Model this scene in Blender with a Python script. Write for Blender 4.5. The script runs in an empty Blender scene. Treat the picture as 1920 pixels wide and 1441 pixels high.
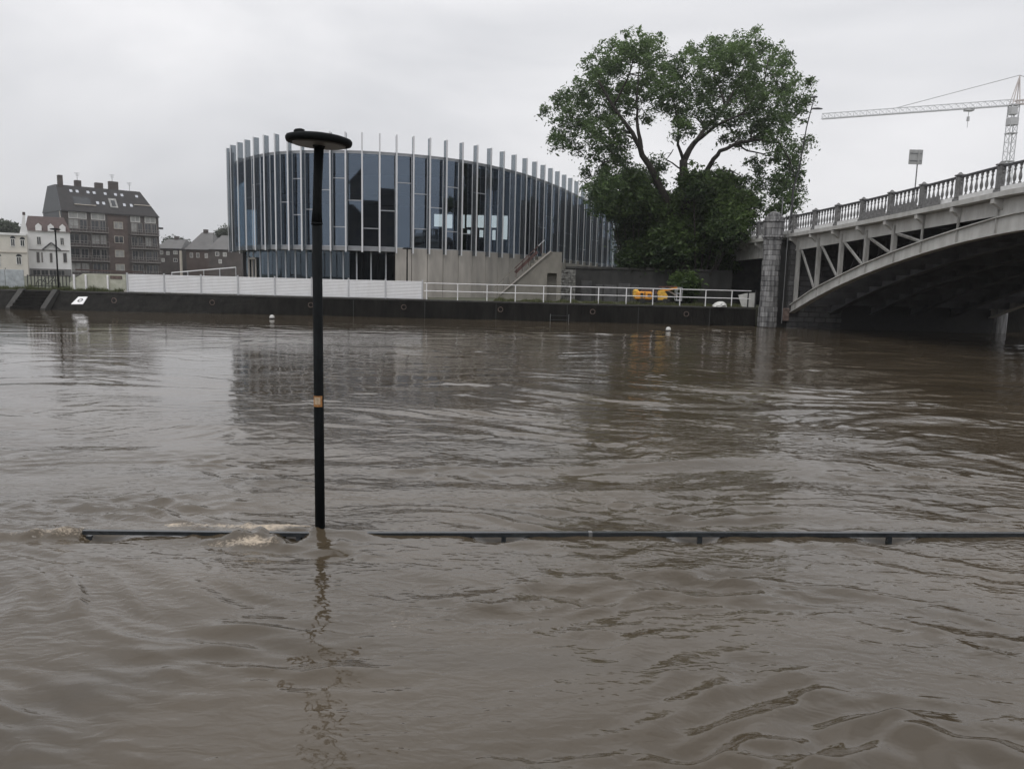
import bpy, math, random
import numpy as np
from mathutils import Vector, Matrix

random.seed(7)
RNG = np.random.default_rng(11)
scene = bpy.context.scene
col = scene.collection

# ------------------------------------------------------------------ camera
CAM_Z, FOC, ROLL_S, HORIZON = 2.8, 1440.0, 0.0244, 522.0
pitch = math.atan((720.5 - HORIZON) / FOC)
roll = math.atan(ROLL_S)
FW = Vector((0, math.cos(pitch), -math.sin(pitch)))
UP0 = Vector((0, math.sin(pitch), math.cos(pitch)))
R0 = Vector((1, 0, 0))
RT = R0 * math.cos(roll) + UP0 * math.sin(roll)
UPV = UP0 * math.cos(roll) - R0 * math.sin(roll)
camd = bpy.data.cameras.new('Camera')
camd.sensor_width = 36.0
camd.lens = FOC / 1920.0 * 36.0
camd.clip_start = 0.1
camd.clip_end = 4000
cam = bpy.data.objects.new('Camera', camd)
col.objects.link(cam)
M = Matrix.Identity(4)
for i in range(3):
    M[i][0] = RT[i]; M[i][1] = UPV[i]; M[i][2] = -FW[i]
M[2][3] = CAM_Z
cam.matrix_world = M
scene.camera = cam

# ------------------------------------------------------------------ sky, sun, exposure
SUN_EL, SUN_AZ = math.radians(58), math.radians(205)    # azimuth from +Y, clockwise
world = bpy.data.worlds.new('World')
scene.world = world
world.use_nodes = True
wn, wl = world.node_tree.nodes, world.node_tree.links
wn.clear()
w_out = wn.new('ShaderNodeOutputWorld')
sky = wn.new('ShaderNodeTexSky')
sky.sky_type = 'NISHITA'
sky.sun_disc = False
sky.sun_elevation = SUN_EL
sky.sun_rotation = SUN_AZ
bg_sky = wn.new('ShaderNodeBackground')
bg_sky.inputs[1].default_value = 0.06
wl.new(sky.outputs[0], bg_sky.inputs[0])
tc = wn.new('ShaderNodeTexCoord')
mp = wn.new('ShaderNodeMapping')
mp.inputs['Scale'].default_value = (1.0, 1.0, 2.2)
mp.inputs['Location'].default_value = (3.3, 0.35, 0.2)
wl.new(tc.outputs['Generated'], mp.inputs[0])
nz = wn.new('ShaderNodeTexNoise')
nz.inputs['Scale'].default_value = 1.7
nz.inputs['Detail'].default_value = 5
nz.inputs['Roughness'].default_value = 0.5
nz.inputs['Distortion'].default_value = 0.4
wl.new(mp.outputs[0], nz.inputs['Vector'])
rp = wn.new('ShaderNodeValToRGB')
rp.color_ramp.elements[0].position = 0.34
rp.color_ramp.elements[0].color = (0.60, 0.607, 0.632, 1)
rp.color_ramp.elements[1].position = 0.64
rp.color_ramp.elements[1].color = (0.84, 0.835, 0.85, 1)
wl.new(nz.outputs['Fac'], rp.inputs[0])
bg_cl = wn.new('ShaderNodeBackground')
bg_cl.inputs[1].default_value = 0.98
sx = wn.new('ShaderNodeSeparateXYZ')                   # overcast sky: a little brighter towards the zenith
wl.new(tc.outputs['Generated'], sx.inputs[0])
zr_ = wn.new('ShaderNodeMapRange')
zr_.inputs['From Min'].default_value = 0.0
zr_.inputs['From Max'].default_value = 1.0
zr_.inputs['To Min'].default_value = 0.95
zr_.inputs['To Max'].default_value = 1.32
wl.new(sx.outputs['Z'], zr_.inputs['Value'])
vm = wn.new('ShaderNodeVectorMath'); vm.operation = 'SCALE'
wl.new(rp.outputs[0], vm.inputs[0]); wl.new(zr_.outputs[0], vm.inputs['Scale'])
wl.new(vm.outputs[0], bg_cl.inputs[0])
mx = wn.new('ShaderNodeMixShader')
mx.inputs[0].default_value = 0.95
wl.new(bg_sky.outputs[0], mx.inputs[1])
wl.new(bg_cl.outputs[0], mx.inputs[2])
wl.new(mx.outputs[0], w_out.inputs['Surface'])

sund = bpy.data.lights.new('Sun', 'SUN')
sund.energy = 0.9
sund.angle = math.radians(35)
sund.color = (1.0, 0.97, 0.93)
sun = bpy.data.objects.new('Sun', sund)
col.objects.link(sun)
sdir = Vector((math.sin(SUN_AZ) * math.cos(SUN_EL), math.cos(SUN_AZ) * math.cos(SUN_EL), math.sin(SUN_EL)))
sun.rotation_euler = sdir.to_track_quat('Z', 'Y').to_euler()
sun.location = (0, -20, 60)

scene.view_settings.view_transform = 'Standard'
scene.view_settings.look = 'None'
scene.view_settings.exposure = 0.22
scene.view_settings.gamma = 1.0
scene.view_settings.use_curve_mapping = False
scene.render.engine = 'CYCLES'
scene.cycles.use_denoising = True
scene.cycles.max_bounces = 8
scene.cycles.transparent_max_bounces = 12
scene.cycles.volume_bounces = 0
scene.cycles.caustics_reflective = False
scene.cycles.caustics_refractive = False


# ------------------------------------------------------------------ helpers
def ray(px, py):
    return FW + RT * ((px - 960) / FOC) - UPV * ((py - 720.5) / FOC)


def PY(px, py, Y):
    d = ray(px, py); t = Y / d.y
    return Vector((d.x * t, Y, d.z * t + CAM_Z))


def PZ(px, py, z):
    d = ray(px, py); t = (z - CAM_Z) / d.z
    return Vector((d.x * t, d.y * t, z))


def tag(o, label=None, cat=None, group=None, kind=None):
    if label: o['label'] = label
    if cat: o['category'] = cat
    if group: o['group'] = group
    if kind: o['kind'] = kind
    return o


def thing(name, label, cat, loc=(0, 0, 0), rz=0.0, group=None):
    o = bpy.data.objects.new(name, None)
    o.empty_display_size = 0.3
    col.objects.link(o)
    o.location = loc
    o.rotation_euler = (0, 0, rz)
    return tag(o, label, cat, group)


def copy_tree(o, parent=None):
    c = o.copy()
    col.objects.link(c)
    if parent is not None: c.parent = parent
    for ch in list(o.children):
        copy_tree(ch, c)
    return c


class MB:
    def __init__(s):
        s.v = []; s.f = []

    def add(s, vs, fs):
        n = len(s.v)
        s.v.extend([tuple(p) for p in vs])
        s.f.extend([tuple(i + n for i in f) for f in fs])
        return s

    def box(s, x0, x1, y0, y1, z0, z1):
        vs = [(x, y, z) for z in (z0, z1) for y in (y0, y1) for x in (x0, x1)]
        return s.add(vs, [(0, 2, 3, 1), (4, 5, 7, 6), (0, 1, 5, 4), (2, 6, 7, 3), (0, 4, 6, 2), (1, 3, 7, 5)])

    def bevbox(s, x0, x1, y0, y1, z0, z1, b):
        # box with chamfered vertical and horizontal edges (26-face style, built as stacked octagons)
        def ring(ix, z):
            xa, xb, ya, yb = x0 + ix, x1 - ix, y0 + ix, y1 - ix
            return [(xa + b, ya, z), (xb - b, ya, z), (xb, ya + b, z), (xb, yb - b, z),
                    (xb - b, yb, z), (xa + b, yb, z), (xa, yb - b, z), (xa, ya + b, z)]
        return s.loft([ring(b, z0), ring(0, z0 + b), ring(0, z1 - b), ring(b, z1)])

    def loft(s, rings, caps=True, closed=True):
        n = len(rings[0]); vs = [p for r in rings for p in r]; fs = []
        m = n if closed else n - 1
        for k in range(len(rings) - 1):
            for i in range(m):
                j = (i + 1) % n
                fs.append((k * n + i, k * n + j, (k + 1) * n + j, (k + 1) * n + i))
        if caps and closed:
            fs.append(tuple(reversed(range(n))))
            fs.append(tuple((len(rings) - 1) * n + i for i in range(n)))
        return s.add(vs, fs)

    def prism(s, poly, axis, a, b):
        # poly of 2-tuples extruded along axis ('x','y','z') from a to b
        def mk(p, t):
            if axis == 'y': return (p[0], t, p[1])
            if axis == 'x': return (t, p[0], p[1])
            return (p[0], p[1], t)
        n = len(poly)
        vs = [mk(p, a) for p in poly] + [mk(p, b) for p in poly]
        fs = [tuple(range(n)), tuple(reversed(range(n, 2 * n)))]
        fs += [(i, (i + 1) % n, n + (i + 1) % n, n + i) for i in range(n)]
        return s.add(vs, fs)

    def bar(s, p, q, w, h, up=(0, 0, 1)):
        p = Vector(p); q = Vector(q); d = (q - p).normalized()
        u = Vector(up)
        if abs(d.dot(u)) > 0.98: u = Vector((0, 1, 0))
        sd = d.cross(u).normalized(); u = sd.cross(d).normalized()
        c = [sd * (w / 2) * a + u * (h / 2) * b for a, b in ((-1, -1), (1, -1), (1, 1), (-1, 1))]
        vs = [p + k for k in c] + [q + k for k in c]
        return s.add(vs, [(0, 3, 2, 1), (4, 5, 6, 7), (0, 1, 5, 4), (1, 2, 6, 5), (2, 3, 7, 6), (3, 0, 4, 7)])

    def tube(s, pts, rad, n=8):
        pts = [Vector(p) for p in pts]
        if not hasattr(rad, '__len__'): rad = [rad] * len(pts)
        rings = []
        ref = Vector((0.13, 0.31, 0.94))
        for i, p in enumerate(pts):
            d = (pts[min(i + 1, len(pts) - 1)] - pts[max(i - 1, 0)]).normalized()
            if abs(d.dot(ref)) > 0.97: ref = Vector((1, 0.1, 0.05))
            a = d.cross(ref).normalized(); b = a.cross(d)
            rings.append([tuple(p + (a * math.cos(t) + b * math.sin(t)) * rad[i])
                          for t in [2 * math.pi * k / n for k in range(n)]])
        return s.loft(rings)

    def lathe(s, prof, n=24, c=(0, 0)):
        rings = [[(c[0] + r * math.cos(2 * math.pi * k / n), c[1] + r * math.sin(2 * math.pi * k / n), z)
                  for k in range(n)] for r, z in prof]
        return s.loft(rings)

    def mesh(s, name):
        me = bpy.data.meshes.new(name)
        me.from_pydata(s.v, [], s.f)
        me.update()
        return me

    def build(s, name, mat, parent=None, smooth=False, loc=None):
        me = s.mesh(name)
        me.materials.append(mat)
        if smooth:
            for p in me.polygons: p.use_smooth = len(p.vertices) == 4
        return link(name, me, parent, loc)


def link(name, me, parent=None, loc=None):
    o = bpy.data.objects.new(name, me)
    col.objects.link(o)
    if parent is not None: o.parent = parent
    if loc is not None: o.location = loc
    return o


# ------------------------------------------------------------------ materials
def mat(name, c, rough=0.7, metal=0.0, var=0.15, scale=3.0, bump=0.0, bscale=20.0, c2=None, spec=0.5,
        stretch=(1, 1, 1), orand=0.0):
    m = bpy.data.materials.new(name)
    m.use_nodes = True
    n, l = m.node_tree.nodes, m.node_tree.links
    b = n['Principled BSDF']
    b.inputs['Roughness'].default_value = rough
    b.inputs['Metallic'].default_value = metal
    b.inputs['Specular IOR Level'].default_value = spec
    g = n.new('ShaderNodeNewGeometry')
    mpn = n.new('ShaderNodeMapping')
    mpn.inputs['Scale'].default_value = stretch
    l.new(g.outputs['Position'], mpn.inputs[0])
    t = n.new('ShaderNodeTexNoise')
    t.inputs['Scale'].default_value = scale
    t.inputs['Detail'].default_value = 6
    t.inputs['Roughness'].default_value = 0.62
    l.new(mpn.outputs[0], t.inputs['Vector'])
    r = n.new('ShaderNodeValToRGB')
    r.color_ramp.elements[0].position = 0.32
    r.color_ramp.elements[1].position = 0.68
    lo = c2 if c2 else tuple(k * (1 - var) for k in c)
    hi = c if c2 else tuple(min(1, k * (1 + var)) for k in c)
    r.color_ramp.elements[0].color = (*lo, 1)
    r.color_ramp.elements[1].color = (*hi, 1)
    l.new(t.outputs['Fac'], r.inputs[0])
    outc = r.outputs[0]
    if orand > 0:
        oi = n.new('ShaderNodeObjectInfo')
        mr = n.new('ShaderNodeMapRange')
        mr.inputs['To Min'].default_value = 1 - orand
        mr.inputs['To Max'].default_value = 1 + orand
        l.new(oi.outputs['Random'], mr.inputs['Value'])
        mm = n.new('ShaderNodeVectorMath'); mm.operation = 'SCALE'
        l.new(outc, mm.inputs[0]); l.new(mr.outputs[0], mm.inputs['Scale'])
        outc = mm.outputs[0]
    l.new(outc, b.inputs['Base Color'])
    if bump > 0:
        t2 = n.new('ShaderNodeTexNoise')
        t2.inputs['Scale'].default_value = bscale
        t2.inputs['Detail'].default_value = 5
        l.new(mpn.outputs[0], t2.inputs['Vector'])
        bp = n.new('ShaderNodeBump')
        bp.inputs['Strength'].default_value = bump
        bp.inputs['Distance'].default_value = 0.03
        l.new(t2.outputs['Fac'], bp.inputs['Height'])
        l.new(bp.outputs[0], b.inputs['Normal'])
    return m


def glass_mat(name, tint, ior=1.9, rough=0.02, spec_tint=(0.75, 0.86, 1.0)):
    m = bpy.data.materials.new(name)
    m.use_nodes = True
    n, l = m.node_tree.nodes, m.node_tree.links
    n.clear()
    out = n.new('ShaderNodeOutputMaterial')
    tr = n.new('ShaderNodeBsdfTransparent'); tr.inputs[0].default_value = (*tint, 1)
    gl = n.new('ShaderNodeBsdfGlossy'); gl.inputs['Color'].default_value = (*spec_tint, 1)
    gl.inputs['Roughness'].default_value = rough
    fr = n.new('ShaderNodeFresnel'); fr.inputs[0].default_value = ior
    mxs = n.new('ShaderNodeMixShader')
    l.new(fr.outputs[0], mxs.inputs[0]); l.new(tr.outputs[0], mxs.inputs[1]); l.new(gl.outputs[0], mxs.inputs[2])
    l.new(mxs.outputs[0], out.inputs['Surface'])
    return m


MAT = {}
MAT['wetwall'] = mat('wet_dark_stone', (0.019, 0.018, 0.016), 0.75, var=0.4, scale=1.4, bump=0.8, bscale=6, spec=0.12, c2=(0.005, 0.005, 0.0045), stretch=(2.0, 2.0, 0.5))
MAT['coping'] = mat('coping_stone', (0.040, 0.039, 0.036), 0.8, var=0.4, scale=2.0, bump=0.4)
MAT['soil'] = mat('bank_ground', (0.10, 0.095, 0.075), 0.95, scale=0.4, bump=0.4, c2=(0.07, 0.085, 0.045))
MAT['white'] = mat('white_paint', (0.82, 0.82, 0.83), 0.5, var=0.06, scale=2.0)
MAT['hoard'] = mat('white_sheet_metal', (0.78, 0.79, 0.81), 0.5, scale=1.9, stretch=(1.3, 1, 0.5), orand=0.03, c2=(0.72, 0.725, 0.735))
MAT['hoardpost'] = mat('grey_fence_post', (0.50, 0.51, 0.53), 0.5, var=0.1)
MAT['fin'] = mat('pale_aluminium_fin', (0.68, 0.69, 0.71), 0.5, metal=0.1, var=0.10, scale=0.5, stretch=(2, 2, 0.3), orand=0.08)
def fin_glass():
    m = bpy.data.materials.new('frosted_fin')
    m.use_nodes = True
    n, l = m.node_tree.nodes, m.node_tree.links
    b = n['Principled BSDF']
    b.inputs['Base Color'].default_value = (0.11, 0.12, 0.135, 1)
    b.inputs['Roughness'].default_value = 0.35
    tr = n.new('ShaderNodeBsdfTransparent'); tr.inputs[0].default_value = (0.85, 0.9, 0.93, 1)
    mxs = n.new('ShaderNodeMixShader'); mxs.inputs[0].default_value = 0.50
    l.new(b.outputs[0], mxs.inputs[1]); l.new(tr.outputs[0], mxs.inputs[2])
    l.new(mxs.outputs[0], n['Material Output'].inputs['Surface'])
    return m


MAT['finglass'] = fin_glass()
MAT['mullion'] = mat('aluminium_mullion', (0.46, 0.48, 0.51), 0.4, metal=0.3, var=0.08)
MAT['concrete'] = mat('pale_concrete', (0.40, 0.375, 0.345), 0.85, var=0.2, scale=0.9, bump=0.25, bscale=9, stretch=(1.6, 1.6, 0.35), orand=0.12)
MAT['stairconc'] = mat('board_marked_concrete', (0.20, 0.19, 0.165), 0.85, var=0.2, scale=1.3, bump=0.3, stretch=(1, 1, 0.6))
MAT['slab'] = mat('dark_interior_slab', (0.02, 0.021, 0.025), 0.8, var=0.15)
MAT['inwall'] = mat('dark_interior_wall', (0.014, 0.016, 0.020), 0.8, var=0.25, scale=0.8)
MAT['roofcap'] = mat('roof_edge_metal', (0.32, 0.33, 0.35), 0.5, var=0.1)
MAT['glass'] = glass_mat('tinted_curtain_glass', (0.58, 0.68, 0.70), 2.4, spec_tint=(0.62, 0.78, 1.0))
MAT['glassdoor'] = glass_mat('clear_glass', (0.50, 0.60, 0.62), 1.8, spec_tint=(0.6, 0.75, 0.9))
MAT['lamp'] = mat('black_lamp_paint', (0.006, 0.0075, 0.0085), 0.75, var=0.3, scale=8, spec=0.12)
MAT['lampface'] = mat('lamp_diffuser', (0.16, 0.16, 0.16), 0.4, var=0.1)
MAT['sticker'] = mat('tan_sticker', (0.42, 0.20, 0.07), 0.6, var=0.4, scale=30)
MAT['stickin'] = mat('sticker_print', (0.50, 0.38, 0.26), 0.6, var=0.3, scale=50)
MAT['rail'] = mat('dark_wet_rail', (0.028, 0.033, 0.038), 0.22, var=0.3, scale=10)
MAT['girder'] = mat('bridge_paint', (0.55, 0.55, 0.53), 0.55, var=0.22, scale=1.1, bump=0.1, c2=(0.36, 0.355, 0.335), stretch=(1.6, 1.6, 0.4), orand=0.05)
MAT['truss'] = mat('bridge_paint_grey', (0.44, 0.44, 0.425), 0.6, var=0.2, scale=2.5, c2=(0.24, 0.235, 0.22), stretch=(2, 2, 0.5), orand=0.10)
MAT['under'] = mat('dark_under_steel', (0.085, 0.087, 0.093), 0.7, var=0.45, scale=0.8, spec=0.4)  # inner ribs, deck and beams, darker than the outer ribs
MAT['balw'] = mat('baluster_white', (0.66, 0.66, 0.655), 0.6, var=0.12, scale=4)
MAT['balpost'] = mat('grey_cast_post', (0.165, 0.165, 0.165), 0.75, var=0.4, scale=9, bump=0.5, bscale=30)
MAT['toprail'] = mat('dark_top_rail', (0.06, 0.06, 0.065), 0.6, var=0.2)
MAT['stone'] = mat('grey_limestone', (0.34, 0.34, 0.34), 0.8, var=0.3, scale=2.6, bump=0.5, bscale=14, c2=(0.05, 0.05, 0.054), stretch=(2.6, 2.6, 0.18), orand=0.30)
MAT['darkstone'] = mat('dark_limestone', (0.10, 0.10, 0.10), 0.85, var=0.3, scale=2.0, bump=0.5, c2=(0.045, 0.045, 0.048), orand=0.3)
MAT['mortar'] = mat('dark_mortar', (0.035, 0.035, 0.035), 0.9)
MAT['rust'] = mat('rust_stain_plate', (0.20, 0.145, 0.125), 0.85, scale=5, c2=(0.06, 0.045, 0.04))
MAT['retain'] = mat('retaining_wall_concrete', (0.060, 0.060, 0.057), 0.9, var=0.4, scale=1.0, bump=0.4, c2=(0.026, 0.026, 0.026), stretch=(1.6, 1, 0.6))
MAT['pale_patch'] = mat('lime_washed_rubble', (0.30, 0.30, 0.285), 0.9, scale=4.5, bump=0.7, bscale=12, c2=(0.07, 0.068, 0.062))
MAT['bark'] = mat('dark_bark', (0.035, 0.030, 0.025), 0.9, var=0.4, scale=7, bump=0.5, stretch=(1, 1, 0.3))
MAT['red'] = mat('faded_red_paint', (0.090, 0.048, 0.043), 0.75, var=0.4)
MAT['brick'] = mat('dark_brown_brick', (0.075, 0.063, 0.058), 0.85, var=0.25, scale=0.9, bump=0.2)
MAT['redbrick'] = mat('red_brick', (0.098, 0.072, 0.063), 0.85, var=0.2, scale=0.9)
MAT['slate'] = mat('dark_slate', (0.031, 0.029, 0.029), 0.75, var=0.2, scale=1.2, bump=0.3, bscale=8)
MAT['slatepale'] = mat('blue_grey_slate', (0.070, 0.076, 0.083), 0.7, var=0.12, scale=0.8)
MAT['trim'] = mat('pale_trim', (0.42, 0.38, 0.33), 0.7, var=0.1)
MAT['pane'] = mat('dark_window_pane', (0.03, 0.034, 0.038), 0.08, var=0.3, scale=0.4, spec=0.6)
MAT['paneshade'] = mat('curtained_window', (0.30, 0.30, 0.29), 0.5, var=0.3, scale=1.4)
MAT['skylight'] = mat('skylight_glass', (0.50, 0.52, 0.55), 0.05, metal=0.85, var=0.05)
MAT['winframe'] = mat('white_window_frame', (0.66, 0.65, 0.63), 0.6, var=0.06)
MAT['balrail'] = mat('grey_balcony', (0.20, 0.185, 0.175), 0.6, var=0.2)
MAT['render_w'] = mat('white_render', (0.74, 0.735, 0.73), 0.85, var=0.08, scale=0.5)
MAT['render_c'] = mat('cream_render', (0.62, 0.59, 0.53), 0.85, var=0.08, scale=0.5)
MAT['tile'] = mat('red_brown_roof_tile', (0.070, 0.047, 0.043), 0.8, var=0.25, scale=2.0)
MAT['greyroof'] = mat('weathered_grey_roof', (0.135, 0.133, 0.132), 0.75, var=0.15, scale=0.6)
MAT['cranew'] = mat('hazed_pale_crane_steel', (0.60, 0.61, 0.625), 0.6, var=0.1)  # all three crane colours lightened, painting in the fade of distance haze
MAT['craned'] = mat('hazed_dark_crane_steel', (0.44, 0.445, 0.45), 0.6, var=0.1)
MAT['craneo'] = mat('hazed_orange_crane_steel', (0.55, 0.50, 0.48), 0.6, var=0.1)
MAT['signback'] = mat('sign_back_metal', (0.36, 0.365, 0.36), 0.5, metal=0.2, var=0.1)
MAT['pole'] = mat('galvanised_pole', (0.20, 0.205, 0.21), 0.5, metal=0.3, var=0.1)
MAT['orange'] = mat('orange_machine_paint', (0.66, 0.28, 0.03), 0.5, var=0.3, scale=5)
MAT['yellow'] = mat('yellow_machine_paint', (0.68, 0.40, 0.06), 0.5, var=0.3, scale=5)
MAT['tyre'] = mat('black_rubber', (0.02, 0.02, 0.02), 0.8)
MAT['tarp'] = mat('white_plastic_sheet', (0.66, 0.66, 0.64), 0.4, var=0.12, scale=3)
MAT['buoy'] = mat('white_buoy_plastic', (0.60, 0.60, 0.58), 0.5, var=0.1)
MAT['bluegrey'] = mat('blue_grey_mesh_sheet', (0.36, 0.39, 0.41), 0.7, var=0.25, scale=2.5)
MAT['palegreen'] = mat('pale_lichen_wall', (0.52, 0.52, 0.45), 0.85, scale=2.5, c2=(0.36, 0.37, 0.29), bump=0.2)
MAT['darkiron'] = mat('dark_iron', (0.03, 0.03, 0.032), 0.6)
MAT['asphalt'] = mat('asphalt', (0.055, 0.055, 0.055), 0.85, var=0.2, scale=6)


def leaf_mat(name, dark, light):
    m = bpy.data.materials.new(name)
    m.use_nodes = True
    n, l = m.node_tree.nodes, m.node_tree.links
    b = n['Principled BSDF']
    b.inputs['Roughness'].default_value = 0.5
    b.inputs['Specular IOR Level'].default_value = 0.35
    at = n.new('ShaderNodeAttribute'); at.attribute_name = 'tint'
    r = n.new('ShaderNodeValToRGB')
    r.color_ramp.elements[0].color = (*dark, 1)
    r.color_ramp.elements[1].color = (*light, 1)
    l.new(at.outputs['Fac'], r.inputs[0])
    l.new(r.outputs[0], b.inputs['Base Color'])
    tl = n.new('ShaderNodeBsdfTranslucent')
    l.new(r.outputs[0], tl.inputs[0])
    mxs = n.new('ShaderNodeMixShader'); mxs.inputs[0].default_value = 0.4
    l.new(b.outputs[0], mxs.inputs[1]); l.new(tl.outputs[0], mxs.inputs[2])
    l.new(mxs.outputs[0], n['Material Output'].inputs['Surface'])
    return m


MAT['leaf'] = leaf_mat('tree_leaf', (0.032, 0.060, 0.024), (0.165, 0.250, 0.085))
MAT['leafdark'] = leaf_mat('bush_leaf', (0.026, 0.050, 0.019), (0.125, 0.195, 0.052))
MAT['leafgrey'] = leaf_mat('far_leaf', (0.05, 0.065, 0.045), (0.09, 0.11, 0.07))
MAT['grass'] = leaf_mat('grass_blade', (0.06, 0.075, 0.03), (0.17, 0.18, 0.085))


def water_mat():
    m = bpy.data.materials.new('silty_flood_water')
    m.use_nodes = True
    n, l = m.node_tree.nodes, m.node_tree.links
    b = n['Principled BSDF']
    b.inputs['IOR'].default_value = 1.50
    g = n.new('ShaderNodeNewGeometry')
    mpn = n.new('ShaderNodeMapping')
    mpn.inputs['Scale'].default_value = (0.25, 0.45, 1)
    l.new(g.outputs['Position'], mpn.inputs[0])
    silt = n.new('ShaderNodeTexNoise')
    silt.inputs['Scale'].default_value = 1.0
    silt.inputs['Detail'].default_value = 5
    silt.inputs['Distortion'].default_value = 0.8
    l.new(mpn.outputs[0], silt.inputs['Vector'])
    r = n.new('ShaderNodeValToRGB')
    r.color_ramp.elements[0].position = 0.3
    r.color_ramp.elements[1].position = 0.7
    r.color_ramp.elements[0].color = (0.055, 0.043, 0.028, 1)
    r.color_ramp.elements[1].color = (0.085, 0.067, 0.046, 1)
    l.new(silt.outputs['Fac'], r.inputs[0])
    at = n.new('ShaderNodeAttribute'); at.attribute_name = 'foam'
    fn = n.new('ShaderNodeTexNoise')
    fn.inputs['Scale'].default_value = 34
    fn.inputs['Detail'].default_value = 7
    fn.inputs['Roughness'].default_value = 0.8
    mpf = n.new('ShaderNodeMapping')
    mpf.inputs['Scale'].default_value = (0.7, 1.0, 1.0)
    l.new(g.outputs['Position'], mpf.inputs[0])
    l.new(mpf.outputs[0], fn.inputs['Vector'])
    ad = n.new('ShaderNodeMath'); ad.operation = 'ADD'
    l.new(at.outputs['Fac'], ad.inputs[0]); l.new(fn.outputs['Fac'], ad.inputs[1])
    mr = n.new('ShaderNodeMapRange')
    mr.inputs['From Min'].default_value = 0.96
    mr.inputs['From Max'].default_value = 1.20
    l.new(ad.outputs[0], mr.inputs['Value'])
    mc = n.new('ShaderNodeMixRGB')
    mc.inputs[2].default_value = (0.50, 0.42, 0.325, 1)
    l.new(mr.outputs[0], mc.inputs[0]); l.new(r.outputs[0], mc.inputs[1])
    l.new(mc.outputs[0], b.inputs['Base Color'])
    mrr = n.new('ShaderNodeMapRange')
    mrr.inputs['To Min'].default_value = 0.03
    mrr.inputs['To Max'].default_value = 0.7
    l.new(mr.outputs[0], mrr.inputs['Value'])
    l.new(mrr.outputs[0], b.inputs['Roughness'])
    # fine ripples
    mp2 = n.new('ShaderNodeMapping')
    mp2.inputs['Scale'].default_value = (0.55, 1.0, 1.0)
    mp2.inputs['Rotation'].default_value = (0, 0, math.radians(-9))
    l.new(g.outputs['Position'], mp2.inputs[0])
    n1 = n.new('ShaderNodeTexNoise')
    n1.inputs['Scale'].default_value = 6.0
    n1.inputs['Detail'].default_value = 2
    n1.inputs['Roughness'].default_value = 0.55
    n1.inputs['Distortion'].default_value = 0.6
    l.new(mp2.outputs[0], n1.inputs['Vector'])
    patch = n.new('ShaderNodeTexNoise')
    patch.inputs['Scale'].default_value = 0.45
    patch.inputs['Detail'].default_value = 3
    l.new(mp2.outputs[0], patch.inputs['Vector'])
    pr = n.new('ShaderNodeMapRange')
    pr.inputs['From Min'].default_value = 0.38
    pr.inputs['From Max'].default_value = 0.62
    pr.inputs['To Min'].default_value = 0.25
    pr.inputs['To Max'].default_value = 1.0
    l.new(patch.outputs['Fac'], pr.inputs['Value'])
    mul = n.new('ShaderNodeMath'); mul.operation = 'MULTIPLY'
    l.new(n1.outputs['Fac'], mul.inputs[0]); l.new(pr.outputs[0], mul.inputs[1])
    n3 = n.new('ShaderNodeTexNoise')
    n3.inputs['Scale'].default_value = 2.6
    n3.inputs['Detail'].default_value = 7
    n3.inputs['Roughness'].default_value = 0.62
    n3.inputs['Distortion'].default_value = 1.4
    l.new(mp2.outputs[0], n3.inputs['Vector'])
    rg = n.new('ShaderNodeMath'); rg.operation = 'SUBTRACT'; rg.inputs[1].default_value = 0.5
    l.new(n3.outputs['Fac'], rg.inputs[0])
    ab_ = n.new('ShaderNodeMath'); ab_.operation = 'ABSOLUTE'
    l.new(rg.outputs[0], ab_.inputs[0])
    sc3 = n.new('ShaderNodeMath'); sc3.operation = 'MULTIPLY'; sc3.inputs[1].default_value = -0.12
    l.new(ab_.outputs[0], sc3.inputs[0])
    n4 = n.new('ShaderNodeTexNoise')
    n4.inputs['Scale'].default_value = 13.0
    n4.inputs['Detail'].default_value = 1.5
    n4.inputs['Distortion'].default_value = 0.5
    l.new(mp2.outputs[0], n4.inputs['Vector'])
    patch2 = n.new('ShaderNodeTexNoise')
    patch2.inputs['Scale'].default_value = 0.9
    patch2.inputs['Detail'].default_value = 2
    l.new(mpn.outputs[0], patch2.inputs['Vector'])
    pr2 = n.new('ShaderNodeMapRange')
    pr2.inputs['From Min'].default_value = 0.40
    pr2.inputs['From Max'].default_value = 0.60
    pr2.inputs['To Min'].default_value = 0.10
    pr2.inputs['To Max'].default_value = 0.52
    l.new(patch2.outputs['Fac'], pr2.inputs['Value'])
    mul4 = n.new('ShaderNodeMath'); mul4.operation = 'MULTIPLY_ADD'
    l.new(n4.outputs['Fac'], mul4.inputs[0]); l.new(pr2.outputs[0], mul4.inputs[1]); l.new(sc3.outputs[0], mul4.inputs[2])
    sum_ = n.new('ShaderNodeMath'); sum_.operation = 'ADD'
    l.new(mul.outputs[0], sum_.inputs[0]); l.new(mul4.outputs[0], sum_.inputs[1])
    bp = n.new('ShaderNodeBump')
    bp.inputs['Strength'].default_value = 1.0
    bp.inputs['Distance'].default_value = 0.021
    chp = n.new('ShaderNodeAttribute'); chp.attribute_name = 'chop'      # calmer and livelier reaches of the river
    l.new(chp.outputs['Fac'], bp.inputs['Strength'])
    l.new(sum_.outputs[0], bp.inputs['Height'])
    l.new(bp.outputs[0], b.inputs['Normal'])
    return m


MAT['water'] = water_mat()

# ------------------------------------------------------------------ river
QUAY_Y, QUAY_Z = 52.0, 1.25
RA, RB = Vector((-4.50, 7.83, 0)), Vector((6.2, 8.56, 0))      # railing line


def rail_y(X):
    return RA.y + (RB.y - RA.y) * (X - RA.x) / (RB.x - RA.x)


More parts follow.
